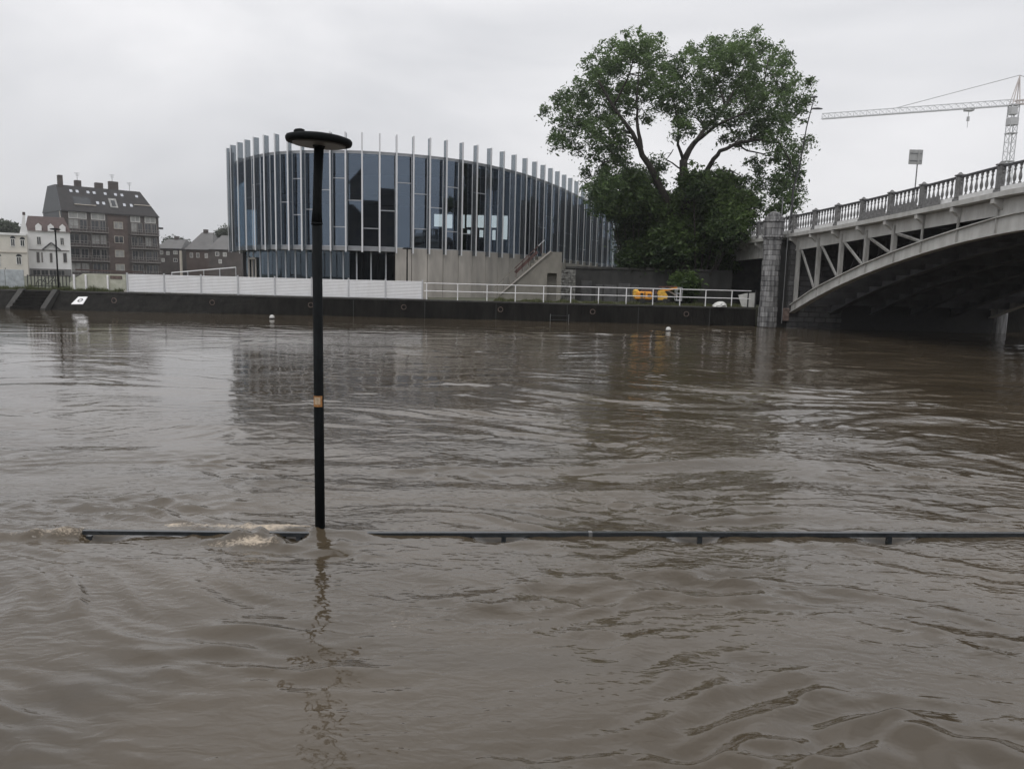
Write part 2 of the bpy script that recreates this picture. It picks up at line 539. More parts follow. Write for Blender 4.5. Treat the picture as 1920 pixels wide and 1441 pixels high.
LAMP = Vector((-2.05, 8.06, 0))
DIPS = [(-0.10, 0.24, 0.13), (2.08, 0.22, 0.14), (4.28, 0.26, 0.13), (-2.30, 0.13, 0.12), (-4.30, 0.20, 0.11), (6.3, 0.2, 0.12)]


def graded(lo, hi, fn, start):
    out = [start]
    while out[-1] < hi: out.append(out[-1] + fn(out[-1]))
    neg = [start]
    while neg[-1] > lo: neg.append(neg[-1] - fn(neg[-1]))
    return np.array(neg[:0:-1] + out)


def make_river():
    xs = graded(-260, 260, lambda x: 0.042 if abs(x) < 7 else min(14, 0.042 + 0.0085 * (abs(x) - 7) + (max(0, abs(x) - 45) * 0.08)), 0.0)
    ys = [1.0]
    while ys[-1] < 55.0: ys.append(ys[-1] + 0.020 + 0.0034 * ys[-1])
    ys = np.array(ys)
    X, Y = np.meshgrid(xs, ys)
    Z = np.zeros_like(X); DX = np.zeros_like(X); DYY = np.zeros_like(X)

    def lown(seed, L, n=9):
        g = np.random.default_rng(seed); o = np.zeros_like(X)
        for _ in range(n):
            a = g.uniform(0, 2 * np.pi); k = 2 * np.pi / (L * g.uniform(0.6, 1.6))
            o += np.sin(k * (np.cos(a) * X * 0.6 + np.sin(a) * Y) + g.uniform(0, 6.28))
        return o / math.sqrt(n / 2)
    wx = X + 0.55 * lown(1, 7) + 0.16 * lown(2, 2.2)
    wy = Y + 0.55 * lown(3, 7) + 0.16 * lown(4, 2.2)
    m1 = np.clip(0.75 + 0.45 * lown(5, 6), 0.15, 1.9)
    m2 = np.clip(0.62 + 0.55 * lown(6, 2.0), 0.08, 1.9)
    # choppier under and below the bridge, smoother on the left far half
    side = 0.36 + 0.74 / (1 + np.exp(-(X - 0.5 + 0.10 * (Y - 12)) / 3.0))
    side = side + (1.0 - side) / (1 + np.exp((Y - 11) / 1.5))
    near = np.clip(2.0 - 0.09 * (Y - 6), 0.75, 2.0)
    near_long = np.clip(1.3 - 0.03 * (Y - 6), 0.75, 1.3)
    g = np.random.default_rng(21)
    bands = [(4.5, 6, 0.012), (2.2, 10, 0.021), (1.1, 16, 0.034), (0.6, 24, 0.050), (0.34, 30, 0.072), (0.21, 30, 0.066)]
    fade = {4: np.clip((34 - Y) / 14, 0.25, 1), 5: np.clip((24 - Y) / 11, 0, 1)}
    for bi, (L, n, slope) in enumerate(bands):
        for _ in range(n):
            lam = L * g.uniform(0.72, 1.38)
            k = 2 * np.pi / lam
            a = math.radians(-96 + g.normal(0, 30 if bi < 3 else 42))
            kx, ky = math.cos(a) * 0.75, math.sin(a)
            amp = slope * lam / (2 * np.pi) * math.sqrt(2.0 / n) * side * (near_long if bi < 3 else near)
            amp = amp * (m1 if bi < 3 else m2)
            if bi in fade: amp = amp * fade[bi]
            ph = k * (kx * wx + ky * wy) + g.uniform(0, 6.28)
            Z += amp * np.sin(ph)
            c = amp * np.cos(ph) * 0.6
            DX += c * kx; DYY += c * ky
    # a standing wave train off the railing
    u = (wx + 1.5); v = (wy - 14.6 + 0.16 * u + 0.03 * u * u)
    env = np.exp(-(u / 3.6) ** 2) * np.exp(-(v / 1.5) ** 2)
    Z += 0.020 * env * np.clip(m2, 0.3, 1.6) * np.sin(2 * np.pi * v / 0.62)
    u = (wx - 5.5); v = (wy - 19 + 0.22 * u)
    env = np.exp(-(u / 5.0) ** 2) * np.exp(-(v / 2.4) ** 2)
    Z += 0.022 * env * np.clip(m1, 0.3, 1.6) * np.sin(2 * np.pi * v / 0.85)
    # near waves around the drowned railing
    ry = rail_y(X)
    d = Y - ry
    inr = (X > RA.x - 0.2) & (X < RB.x + 3)
    damp = 1 - 0.55 * np.exp(-(d / 0.35) ** 2) * inr
    Z *= damp
    foam = np.zeros_like(X)
    for (dx, w, dep) in DIPS:
        e = np.exp(-((X - dx) / w) ** 2) * np.exp(-((d + 0.03) / 0.13) ** 2)
        Z -= dep * e
        foam += 0.22 * np.exp(-((X - dx + 0.30) / 0.25) ** 2) * np.exp(-((d + 0.16) / 0.10) ** 2)
    # water heaped over the rail beside the lamp
    Z += 0.055 * np.exp(-((X + 1.72) / 0.24) ** 2) * np.exp(-(d / 0.22) ** 2)
    lr = np.hypot(X - LAMP.x, Y - LAMP.y)
    Z += 0.05 * np.exp(-(lr / 0.16) ** 2)
    # V wake of the lamp and of the railing end, running off to the left (downstream)
    for (ox, oy, amp, ln) in ((LAMP.x, LAMP.y, 0.020, 2.2), (RA.x, RA.y, 0.030, 3.0)):
        sx = ox - X
        for sg, sl in ((1, 0.30), (-1, 0.20)):
            dv = (Y - oy) - sg * sl * sx
            e = np.where(sx > 0, np.exp(-sx / ln) * np.exp(-(dv / 0.11) ** 2), 0)
            Z += amp * e
    # broken water: left of the lamp, and the foam line trailing from the railing's end
    lump = np.zeros_like(X)
    gg = np.random.default_rng(5)
    for _ in range(40):
        cx, cy = gg.normal(-2.66, 0.24), gg.normal(8.06, 0.14)
        s = gg.uniform(0.035, 0.075)
        lump += gg.uniform(0.008, 0.024) * np.exp(-(((X - cx) / s) ** 2 + ((Y - cy) / s) ** 2))
    for _ in range(20):
        cx, cy = gg.normal(-2.75, 0.36), gg.normal(7.74, 0.07)
        s = gg.uniform(0.03, 0.08)
        lump += gg.uniform(0.01, 0.035) * np.exp(-(((X - cx) / s) ** 2 + ((Y - cy) / s) ** 2))
    for _ in range(46):
        t = gg.uniform(0, 1); cx = -4.55 - 1.5 * t + gg.normal(0, 0.05); cy = 7.80 - 0.42 * t + gg.normal(0, 0.05)
        s = gg.uniform(0.03, 0.07)
        lump += gg.uniform(0.008, 0.022) * np.exp(-(((X - cx) / s) ** 2 + ((Y - cy) / s) ** 2))
    Z += lump
    foam += 0.46 * np.exp(-((X + 2.66) / 0.36) ** 2) * np.exp(-((Y - 8.08) / 0.20) ** 2)
    foam += 0.46 * np.exp(-((X + 2.75) / 0.55) ** 2) * np.exp(-((Y - 7.73) / 0.09) ** 2)
    foam += 0.42 * np.exp(-((X + 3.35) / 0.55) ** 2) * np.exp(-((Y - 8.22) / 0.10) ** 2)
    tt = np.clip((-4.5 - X) / 1.6, -0.2, 1.4)
    foam += np.where((X < -4.6) & (X > -7), 0.34 * np.exp(-((Y - (8.05 - 0.10 * tt)) / 0.16) ** 2), 0)
    foam += np.where((X < -4.4), 0.47 * np.exp(-((Y - (7.82 - 0.38 * tt)) / 0.10) ** 2) * np.exp(-np.clip(tt, 0, 2) * 0.12), 0)
    Z += np.where((X < -4.4), 0.035 * np.exp(-((Y - (7.86 - 0.38 * tt)) / 0.10) ** 2), 0)
    foam += 0.46 * np.exp(-((X - LAMP.x + 0.12) / 0.13) ** 2) * np.exp(-((Y - LAMP.y + 0.08) / 0.08) ** 2)
    foam += 0.38 * np.exp(-((X + 3.75) / 0.12) ** 2) * np.exp(-((Y - 8.25) / 0.06) ** 2)
    foam += 0.42 * np.exp(-((X + 2.35) / 0.30) ** 2) * np.exp(-((Y - 8.28) / 0.08) ** 2)
    foam += 0.30 * np.exp(-((X + 3.2) / 0.8) ** 2) * np.exp(-((Y - 7.62) / 0.10) ** 2)
    foam += np.where(inr & (d > 0), 0.20 * np.exp(-((d - 0.22) / 0.14) ** 2), 0)
    fl = np.clip(lown(31, 0.55, 14) * 0.5 + lown(32, 2.0) * 0.6 - 1.15, 0, 1) * np.clip((13 - Y) / 4, 0, 1)
    foam += 0.40 * fl
    # flatten where mesh becomes coarse
    edge = np.clip(1 - (np.abs(X) - 70) / 60, 0, 1)
    Z *= edge
    ny, nx = X.shape
    co = np.stack([X + DX * damp * edge, Y + DYY * damp * edge, Z], -1).reshape(-1, 3).astype(np.float32)
    idx = np.arange(nx * ny).reshape(ny, nx)
    quads = np.stack([idx[:-1, :-1], idx[:-1, 1:], idx[1:, 1:], idx[1:, :-1]], -1).reshape(-1, 4)
    me = bpy.data.meshes.new('river')
    me.vertices.add(len(co)); me.vertices.foreach_set('co', co.ravel())
    me.loops.add(quads.size); me.loops.foreach_set('vertex_index', quads.ravel().astype(np.int32))
    me.polygons.add(len(quads))
    me.polygons.foreach_set('loop_start', np.arange(0, quads.size, 4, dtype=np.int32))
    me.polygons.foreach_set('use_smooth', np.ones(len(quads), dtype=bool))
    me.update(calc_edges=True)
    ch_ = me.attributes.new('chop', 'FLOAT', 'POINT')
    ch_.data.foreach_set('value', (np.clip(1.1 - 0.045 * (Y - 6), 0.42, 1.0) * np.clip(side * 1.5, 0.5, 1.0)).ravel().astype(np.float32))
    at = me.attributes.new('foam', 'FLOAT', 'POINT')
    at.data.foreach_set('value', np.clip(foam, 0, 1).ravel().astype(np.float32))
    me.materials.append(MAT['water'])
    o = link('river', me)
    tag(o, kind='structure')
    print('river tris', len(quads) * 2)


make_river()

# ------------------------------------------------------------------ far bank ground, quay wall
g = MB()
g.box(-600, 600, QUAY_Y + 0.55, 700, -1.0, QUAY_Z - 0.004)
tag(g.build('ground', MAT['soil']), kind='structure')
g = MB()
g.box(-300, 300, -300, 0.6, -1.2, 1.15)
tag(g.build('near_bank_pavement', MAT['asphalt']), kind='structure')

qw = thing('quay_wall', 'long dark wet stone quay wall rising from the brown water on the far bank', 'wall', (0, QUAY_Y, 0))
w = MB()
prof = []
for X in [-260, -60, -45, -36] + list(np.arange(-34, 16.3, 1.2)) + [16.3]:
    ft = min(1, max(0, (X + 27) / 15.0)); run = 1.15 - 1.09 * ft * ft * (3 - 2 * ft)
    jit = 0.02 * math.sin(X * 1.7) - 0.02
    prof.append([(X, -run + jit, -1.2), (X, -run + jit, 0.0), (X, -0.35 * run + jit, 0.72), (X, 0.0 + jit, QUAY_Z - 0.12), (X, 0.5, QUAY_Z - 0.12), (X, 0.5, -1.2)])
w.loft(prof)
w.build('wall_face', MAT['wetwall'], qw)
xx = -120.0
while xx < 15.8:
    ln = 2.4 if xx > -40 else 8
    b = MB().bevbox(0.008, ln - 0.008, -0.05, 0.55, 0, 0.12, 0.02)
    o = b.build('coping_stone', MAT['coping'], qw)
    o.location = (xx, random.uniform(-0.01, 0.01), QUAY_Z - 0.12 + random.uniform(0, 0.008))
    xx += ln

for xr in (-26.5, -20.2, -13.6, -7.4, -0.9, 5.3, 11.6):
    rg_ = MB().tube([(0.16 * math.cos(a), -0.03, 0.16 * math.sin(a)) for a in [2 * math.pi * k / 14 for k in range(15)]], 0.025, 5)
    rg_.build('mooring_ring', MAT['rust'], qw, loc=(xr, -0.14 - (0.75 if xr < -21 else 0.22 if xr < -13 else 0.0), 0.72))
for xr in list(np.arange(-10.8, 16, 4.8)):
    MB().box(-0.025, 0.025, -0.115, -0.06, -0.2, QUAY_Z - 0.14).build('joint_strip', MAT['mortar'], qw, loc=(xr, 0, 0))
# upstream bank beyond the bridge
uw = tag(MB().box(18.6, 260, 52.2, 52.54, -1.2, 2.3).build('quay_wall', MAT['wetwall']), 'dark stone bank wall in the shade beyond the bridge arch', 'wall')

# landing steps with pale sloped cheeks
P0 = PZ(55, 543, 1.25); X0s = -33.2
ls = thing('landing_steps', 'dark landing steps between two pale sloping cheek walls below white house', 'steps', (X0s, QUAY_Y, 0))
for k in range(6):
    z1 = 1.22 - k * 0.2
    MB().box(0.35, 2.25, -0.30 * (k + 1) - 0.02, -0.30 * k - 0.02, -0.4, z1).build('step', MAT['wetwall'], ls)
for x in (0.0, 2.25):
    MB().prism([(-0.02, -0.4), (-0.02, 1.33), (-0.25, 1.33), (-1.75, 0.12), (-1.75, -0.4)], 'x', x, x + 0.35).build('cheek_wall', MAT['coping'], ls)

# white marking board on the sloped wall
a, b_, c_, d_ = (PZ(147, 556, 0.92), PZ(164, 556, 0.92), PZ(155, 570, 0.36), PZ(133, 570, 0.36))
sg = thing('mooring_sign', 'white slanted board with dark round mark on the sloping quay wall', 'sign', ((a + d_) / 2))
base = sg.location.copy()


def slab_quad(pts, nrm, t):
    vs = [Vector(p) for p in pts] + [Vector(p) + Vector(nrm) * t for p in pts]
    return MB().add(vs, [(0, 1, 2, 3), (7, 6, 5, 4), (0, 4, 5, 1), (1, 5, 6, 2), (2, 6, 7, 3), (3, 7, 4, 0)])


Ysl = lambda z: QUAY_Y - 1.15 * (1.0 - z / 1.13) * 0.9 - 0.14
qp = []
for (px, py, z) in ((147, 556, 0.92), (164, 556, 0.92), (155, 570, 0.36), (133, 570, 0.36)):
    qp.append(PY(px, py, Ysl(z)))
base = sum(qp, Vector()) / 4
sg.location = base
nr = (qp[1] - qp[0]).cross(qp[3] - qp[0]).normalized()
if nr.y > 0: nr = -nr
slab_quad([p - base for p in qp], -nr, 0.05).build('board', MAT['white'], sg)
ctr = Vector((0.03, 0, 0)) + nr * 0.012
ex = (qp[1] - qp[0]).normalized() * 0.10; ey = (qp[0] - qp[3]).normalized() * 0.10
ring = MB()
for k in range(12):
    a0, a1 = 2 * math.pi * k / 12, 2 * math.pi * (k + 1) / 12
    pts = [ctr + ex * math.cos(t) * r + ey * math.sin(t) * r for t, r in ((a0, 0.9), (a1, 0.9), (a1, 1.6), (a0, 1.6))]
    ring.add(pts, [(0, 1, 2, 3)])
ring.build('painted_ring', MAT['darkiron'], sg)

# ------------------------------------------------------------------ white hoarding
hx0, hx1 = PY(240, 530, 52.4).x, PY(792, 545, 52.4).x
npan = 8
hd = thing('site_hoarding', 'long white ribbed sheet hoarding along the quay below the glass building', 'hoarding', (hx0, QUAY_Y + 0.32, QUAY_Z))
pw = (hx1 - hx0) / npan


def panel_mesh(wd, ht):
    m_ = MB(); rings = []
    n = 12
    for i in range(n * 4 + 1):
        z = 0.03 + (ht - 0.06) * i / (n * 4)
        off = (0.0, 0.0, 0.010, 0.010)[i % 4]
        rings.append((z, -off))
    for i in range(len(rings) - 1):
        (za, ya), (zb, yb) = rings[i], rings[i + 1]
        m_.add([(0, ya, za), (wd, ya, za), (wd, yb, zb), (0, yb, zb)], [(0, 1, 2, 3)])
    m_.box(0, wd, 0.012, 0.03, 0.03, ht - 0.03)
    return m_


pmesh = panel_mesh(pw - 0.09, 1.24).mesh('panel'); pmesh.materials.append(MAT['hoard'])
for i in range(npan):
    o = link('panel', pmesh, hd, (i * pw + 0.045, random.uniform(-0.01, 0.01), random.uniform(-0.012, 0.012)))
    o.rotation_euler = (0, random.uniform(-0.004, 0.004), 0)
postm = MB().box(-0.045, 0.045, -0.05, 0.05, 0, 1.32).mesh('post'); postm.materials.append(MAT['hoardpost'])
for i in range(npan + 1):
    link('post', postm, hd, (i * pw, 0.0, 0))
footm = MB().bevbox(-0.3, 0.3, 0.06, 0.5, 0, 0.12, 0.02).mesh('foot'); footm.materials.append(MAT['concrete'])
for i in range(npan + 1):
    link('foot', footm, hd, (i * pw, 0.0, 0))

# ------------------------------------------------------------------ white railing
rlx = [PY(px, 560, 52.2).x for px in (800, 858, 913, 966, 1019, 1070, 1122, 1174, 1224, 1275, 1323, 1372)]
rl = thing('quay_railing', 'white painted two rail metal railing along the quay edge by the bridge', 'railing', (0, QUAY_Y + 0.2, QUAY_Z))
pm = MB().tube([(0, 0, 0), (0, 0, 1.12)], 0.034, 8).add([], []).mesh('post'); pm.materials.append(MAT['white'])
for x in rlx: link('post', pm, rl, (x, 0, 0))
for z in (1.10, 0.58):
    MB().tube([(rlx[0] - 0.2, 0, z), (rlx[5], 0, z), (PY(1408, 560, 52.2).x, 0, z)], 0.027, 8).build('rail', MAT['white'], rl)
for x in (PY(1403, 560, 52.2).x, PY(1417, 560, 52.2).x):
    MB().tube([(x, 0.05, 0), (x, 0.05, 1.15)], 0.05, 8).build('post', MAT['darkiron'], rl)

# mooring ladder on wall
ld = thing('quay_ladder', 'small pale steel ladder fixed low on the dark quay wall', 'ladder', (PY(1049, 598, 51.9).x, QUAY_Y - 0.12, -0.3))
for s in (-1, 1):
    MB().tube([(s * 0.62, 0, 0), (s * 0.62, 0, 0.80)], 0.022, 6).build('stile', MAT['pole'], ld)
for k in range(3):
    MB().tube([(-0.62, 0, 0.1 + k * 0.3), (0.62, 0, 0.1 + k * 0.3)], 0.018, 6).build('rung', MAT['darkiron'], ld)


# buoys
def buoy(px, py, label):
    p = PZ(px, py, 0)
    t = thing('mooring_buoy', label, 'buoy', (p.x, p.y, 0.0), group='white buoys on the river')
    prof = [(0.02, -0.05)] + [(0.15 * math.sin(a), 0.11 - 0.15 * math.cos(a)) for a in [k * math.pi / 12 for k in range(1, 12)]] + [(0.02, 0.262)]
    MB().lathe(prof, 16).build('float', MAT['buoy'], t, smooth=True)
    MB().lathe([(0.04, 0.255), (0.04, 0.275), (0.02, 0.29)], 8).build('eye', MAT['darkiron'], t)
    MB().lathe([(0.12, 0.0), (0.153, 0.03), (0.154, 0.05), (0.145, 0.06)], 16).build('band', MAT['darkiron'], t)


buoy(510, 598, 'white buoy floating before the quay wall below the hoarding')
buoy(1253, 621, 'white buoy floating before the quay wall below the orange machine')

# ------------------------------------------------------------------ glass building
plan = [(-24.3, 73.0), (-24.5, 69.5), (-24.2, 66.6), (-23.55, 64.3), (-22.65, 62.7), (-21.6, 61.3), (-20.6, 60.05), (-19.55, 58.9), (-18.5, 57.95), (-17.5, 57.3),
        (-16.45, 56.82), (-15.4, 56.45), (-14.3, 56.18), (-13.25, 56.03), (-12.15, 55.97), (-11.0, 56.03), (-9.8, 56.26), (-8.65, 56.6), (-7.5, 57.0), (-6.37, 57.5),
        (-5.24, 58.2), (-4.13, 59.05), (-3.1, 60.05), (-2.1, 61.25), (-1.13, 62.6), (-0.2, 64.1), (0.72, 65.75), (1.57, 67.5), (2.35, 69.3), (3.1, 71.15),
        (3.83, 73.1), (4.6, 75.3), (5.35, 77.6), (6.15, 80.0), (7.1, 82.9), (8.1, 85.9), (9.1, 88.8), (10.1, 91.8), (11.1, 94.8), (12.1, 97.8), (13.1, 100.8), (14.1, 103.8)]
plan = [Vector((x, y, 0)) for x, y in plan]
NP = len(plan)
bld = thing('glass_building', 'oval glass pavilion ringed by tall pale vertical metal fins', 'building', (-9, 66, QUAY_Z))
bo = bld.location.copy()
nrm = []
for i in range(NP):
    t = (plan[min(i + 1, NP - 1)] - plan[max(i - 1, 0)]).normalized()
    nrm.append(Vector((t.y, -t.x, 0)))
Z_FB, Z_FT, Z_G0, Z_G1 = 4.45, 12.71, 4.82, 11.38


def bl(v): return Vector(v) - bo


# fins
for i in range(1, NP):
    n_ = nrm[i]; t_ = Vector((-n_.y, n_.x, 0)); p = plan[i]
    m_ = MB()
    cs = [p + n_ * a + t_ * b for a, b in ((-0.34, -0.02), (0.08, -0.02), (0.08, 0.02), (-0.34, 0.02))]
    zb = Z_FB + random.uniform(-0.02, 0.02)
    vs = [bl((c.x, c.y, zb)) for c in cs] + [bl((c.x, c.y, Z_FT)) for c in cs]
    m_.add(vs, [(3, 2, 1, 0), (4, 5, 6, 7), (0, 1, 5, 4), (1, 2, 6, 5), (2, 3, 7, 6), (3, 0, 4, 7)])
    fin_ = m_.build('fin', MAT['finglass'], bld)
    cs = [p + n_ * a + t_ * b for a, b in ((0.085, -0.055), (0.13, -0.055), (0.13, 0.055), (0.085, 0.055))]
    vs = [bl((c.x, c.y, zb - 0.03)) for c in cs] + [bl((c.x, c.y, Z_FT + 0.01)) for c in cs]
    MB().add(vs, [(3, 2, 1, 0), (4, 5, 6, 7), (0, 1, 5, 4), (1, 2, 6, 5), (2, 3, 7, 6), (3, 0, 4, 7)]).build('edge_strip', MAT['fin'], fin_)
gp = [plan[i] - nrm[i] * 0.42 for i in range(NP)]        # glass line
TR = {(744, 775): [348], (775, 806): [368, 431], (806, 837): [393], (837, 867): [356, 436], (894, 920): [367], (712, 744): [398], (679, 712): [430],
      (648, 679): [379], (619, 648): [339, 427], (538, 562): [340, 405], (515, 538): [382, 470], (590, 619): [360]}


def pane_quad(p, q, z0, z1, lean=0.0, twist=0.0):
    # one sheet of glass, set very slightly out of true as real panes are
    d = (q - p).normalized(); n_ = Vector((d.y, -d.x, 0))
    a, b = p + d * 0.03, q - d * 0.03
    m_ = MB()
    a0, b0, a1, b1 = a + n_ * (twist - lean), b - n_ * (twist + lean), a + n_ * (twist + lean), b + n_ * (lean - twist)
    vs = [bl((a0.x, a0.y, z0)), bl((b0.x, b0.y, z0)), bl((b1.x, b1.y, z1)), bl((a1.x, a1.y, z1))]
    m_.add(vs, [(0, 1, 2, 3)])
    return m_


for i in range(NP - 1):
    p, q = gp[i], gp[i + 1]
    mid = (plan[i] + plan[i + 1]) / 2
    pxm = 960 + FOC * mid.x / mid.y
    cuts = []
    for (a, b), ys in TR.items():
        if a <= pxm <= b:
            cuts = [CAM_Z + (HORIZON + ROLL_S * (pxm - 960) - y) / FOC * mid.y for y in ys]
    if not cuts and i > 4:
        cuts = [random.choice([6.1, 7.4, 8.5, 9.4])] if random.random() < 0.5 else []
    zs = sorted([Z_G0] + [c for c in cuts if Z_G0 + 0.3 < c < Z_G1 - 0.3] + [Z_G1])
    for k in range(len(zs) - 1):
        pane_quad(p, q, zs[k] + 0.035, zs[k + 1] - 0.035, random.uniform(-0.016, 0.016), random.uniform(-0.01, 0.01)).build('pane', MAT['glass'], bld)
    for z in zs:
        MB().bar(bl((p.x, p.y, z)), bl((q.x, q.y, z)), 0.09, 0.07).build('transom', MAT['mullion'], bld)
    MB().bar(bl((p.x, p.y, Z_G0)), bl((p.x, p.y, Z_G1)), 0.07, 0.08).build('mullion', MAT['mullion'], bld)


def ring_slab(inset, z0, z1, name, m, part=None, back=106.0):
    pts = [plan[i] - nrm[i] * inset for i in range(NP)]
    poly = [(p.x - bo.x, p.y - bo.y) for p in pts] + [(14.6 - bo.x, back - bo.y), (-14 - bo.x, back - bo.y)]
    return MB().prism(poly, 'z', z0 - bo.z, z1 - bo.z).build(name, m, bld)


ring_slab(0.36, Z_G1 + 0.04, Z_G1 + 0.16, 'roof', MAT['roofcap'])
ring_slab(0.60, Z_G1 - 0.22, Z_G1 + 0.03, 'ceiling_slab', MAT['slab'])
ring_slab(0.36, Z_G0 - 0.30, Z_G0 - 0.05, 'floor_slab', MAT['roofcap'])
# intermediate floor in front of the inner wall
fpts = [(plan[i] - nrm[i] * 1.4) for i in range(4, 26)]
MB().prism([(p.x - bo.x, p.y - bo.y) for p in fpts] + [(-1.4 - bo.x, 66.4 - bo.y), (-20.5 - bo.x, 66.4 - bo.y)], 'z', 8.65 - bo.z, 8.9 - bo.z).build('gallery_floor', MAT['slab'], bld)

# inner wall with window openings through which the sky behind shows
WY = 66.5
opens = []
for (xa, xb, ya, yb) in ((814, 829, 401, 425), (836, 848, 401, 428), (864, 871, 401, 428), (875, 884, 400, 426), (876, 882, 431, 438), (896, 907, 401, 427), (899, 906, 431, 445),
                         (922, 931, 401, 427), (923, 929, 431, 450), (942, 951, 402, 449)):
    A, B = PY(xa, ya, WY), PY(xb, yb, WY)
    opens.append((A.x, B.x, B.z, A.z))
xsx = sorted(set([-22.0, 0.6] + [o[0] for o in opens] + [o[1] for o in opens]))
zsx = sorted(set([Z_G0 - 0.04, Z_G1 - 0.23] + [o[2] for o in opens] + [o[3] for o in opens]))
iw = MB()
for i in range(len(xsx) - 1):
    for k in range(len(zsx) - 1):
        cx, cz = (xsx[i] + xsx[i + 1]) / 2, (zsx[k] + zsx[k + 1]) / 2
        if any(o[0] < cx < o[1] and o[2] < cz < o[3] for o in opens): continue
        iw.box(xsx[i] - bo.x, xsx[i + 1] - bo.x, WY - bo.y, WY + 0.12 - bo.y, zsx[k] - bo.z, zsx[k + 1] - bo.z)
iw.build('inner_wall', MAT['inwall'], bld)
# side inner wall behind the receding right hand facade
sw = [(plan[i] - nrm[i] * 1.5) for i in range(27, NP)]
for i in range(len(sw) - 1):
    a, b = sw[i], sw[i + 1]
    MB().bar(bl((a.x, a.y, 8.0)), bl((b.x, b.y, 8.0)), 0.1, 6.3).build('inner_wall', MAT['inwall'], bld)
# left inner wall
for (a, b) in (((-22.0, 66.5), (-20.0, 72)),):
    MB().bar(bl((a[0], a[1], 8.0)), bl((b[0], b[1], 8.0)), 0.1, 6.3).build('inner_wall', MAT['inwall'], bld)

# lower storey: glass bays on the left, concrete panels on the right
lo = [plan[i] - nrm[i] * 1.25 for i in range(NP)]
lc = [plan[i] - nrm[i] * 0.30 for i in range(NP)]
ic = 17                                                  # bay index where the concrete starts (x about 744)
for i in range(2, ic):
    p, q = lo[i], lo[i + 1]
    pane_quad(p, q, QUAY_Z + 0.1, Z_G0 - 0.34).build('pane', MAT['glassdoor'], bld)
    md = (p + q) / 2
    MB().bar(bl((md.x, md.y, QUAY_Z)), bl((md.x, md.y, Z_G0 - 0.30)), 0.10, 0.10).build('mullion', MAT['mullion'], bld)
    MB().bar(bl((p.x, p.y, QUAY_Z + 0.06)), bl((q.x, q.y, QUAY_Z + 0.06)), 0.08, 0.12).build('transom', MAT['mullion'], bld)
# entrance frame at the left
for j in (4,):
    p, q = lo[j] + nrm[j] * 0.1, lo[j + 1] + nrm[j] * 0.1
    for s in (p, (p + q) / 2, q):
        MB().bar(bl((s.x, s.y, QUAY_Z)), bl((s.x, s.y, 3.9)), 0.12, 0.12).build('door_frame', MAT['concrete'], bld)
    MB().bar(bl((p.x, p.y, 3.9)), bl((q.x, q.y, 3.9)), 0.14, 0.16).build('door_frame', MAT['concrete'], bld)
# ground floor back wall
MB().box(-23.0 - bo.x, -6.0 - bo.x, 66.0 - bo.y, 66.1 - bo.y, 0, 3.25).build('inner_wall', MAT['inwall'], bld)
MB().box(-23.1 - bo.x, -23.0 - bo.x, 66.0 - bo.y, 72 - bo.y, 0, 3.25).build('inner_wall', MAT['inwall'], bld)
lb = [plan[i] - nrm[i] * 5.5 for i in range(4, ic + 1)]
for i in range(len(lb) - 1):
    a, b = lb[i], lb[i + 1]
    MB().bar(bl((a.x, a.y, 2.9)), bl((b.x, b.y, 2.9)), 0.1, 3.2).build('inner_wall', MAT['inwall'], bld)
for i in range(ic, 37):
    p, q = lc[i], lc[i + 1]
    d = (q - p).normalized(); n_ = Vector((d.y, -d.x, 0))
    a, b = p + d * 0.025, q - d * 0.025
    off = random.uniform(-0.01, 0.02)
    cs = [a + n_ * off, b + n_ * off, b - n_ * 0.3, a - n_ * 0.3]
    vs = [bl((c.x, c.y, QUAY_Z - 0.1)) for c in cs] + [bl((c.x, c.y, Z_G0 - 0.02)) for c in cs]
    MB().add(vs, [(3, 2, 1, 0), (4, 5, 6, 7), (0, 1, 5, 4), (1, 2, 6, 5), (2, 3, 7, 6), (3, 0, 4, 7)]).build('concrete_panel', MAT['concrete'] if i < 27 else MAT['stairconc'], bld)
    cc = [a + n_ * (-0.05), b + n_ * (-0.05), b - n_ * 0.32, a - n_ * 0.32]
core = [plan[i] - nrm[i] * 0.62 for i in range(ic, 38)]
for i in range(len(core) - 1):
    a, b = core[i], core[i + 1]
    MB().bar(bl((a.x, a.y, 2.9)), bl((b.x, b.y, 2.9)), 0.06, 3.3).build('joint_backing', MAT['mortar'], bld)

# outside stair with concrete cheek and red handrail
SY = 55.6
s0, s1 = PY(938, 545, SY), PY(1033, 472, SY)
s2 = PY(1054, 472, SY)
st = thing('concrete_stair', 'grey concrete outside stair with a faded red handrail beside the glass building', 'stairs', (s0.x, SY, QUAY_Z))
L = s1.x - s0.x; Ht = s1.z - QUAY_Z; W2 = s2.x - s0.x
# cheek wall with a door niche
dx0, dx1 = PY(1026, 520, SY).x - s0.x, PY(1044, 520, SY).x - s0.x
dz = PY(1030, 512, SY).z - QUAY_Z
MB().prism([(0, -0.1), (dx0, -0.1), (dx0, dz), (dx1, dz), (dx1, -0.1), (W2, -0.1), (W2, Ht), (L, Ht), (0.0, 0.35)], 'y', 0, 0.25).build('cheek_wall', MAT['stairconc'], st)
MB().box(dx0 - 0.1, dx1 + 0.1, 0.5, 0.56, -0.1, dz + 0.1).build('door', MAT['stairconc'], st)
MB().prism([(dx0 - 0.1, dz), (dx1 + 0.1, dz), (dx1 + 0.1, dz + 0.1), (dx0 - 0.1, dz + 0.1)], 'y', 0.26, 0.5).build('door_head', MAT['mortar'], st)
MB().bar((0.0, 0.06, 0.42), (L, 0.06, Ht + 0.06), 0.34, 0.09).build('cheek_coping', MAT['concrete'], st)
nst = 14
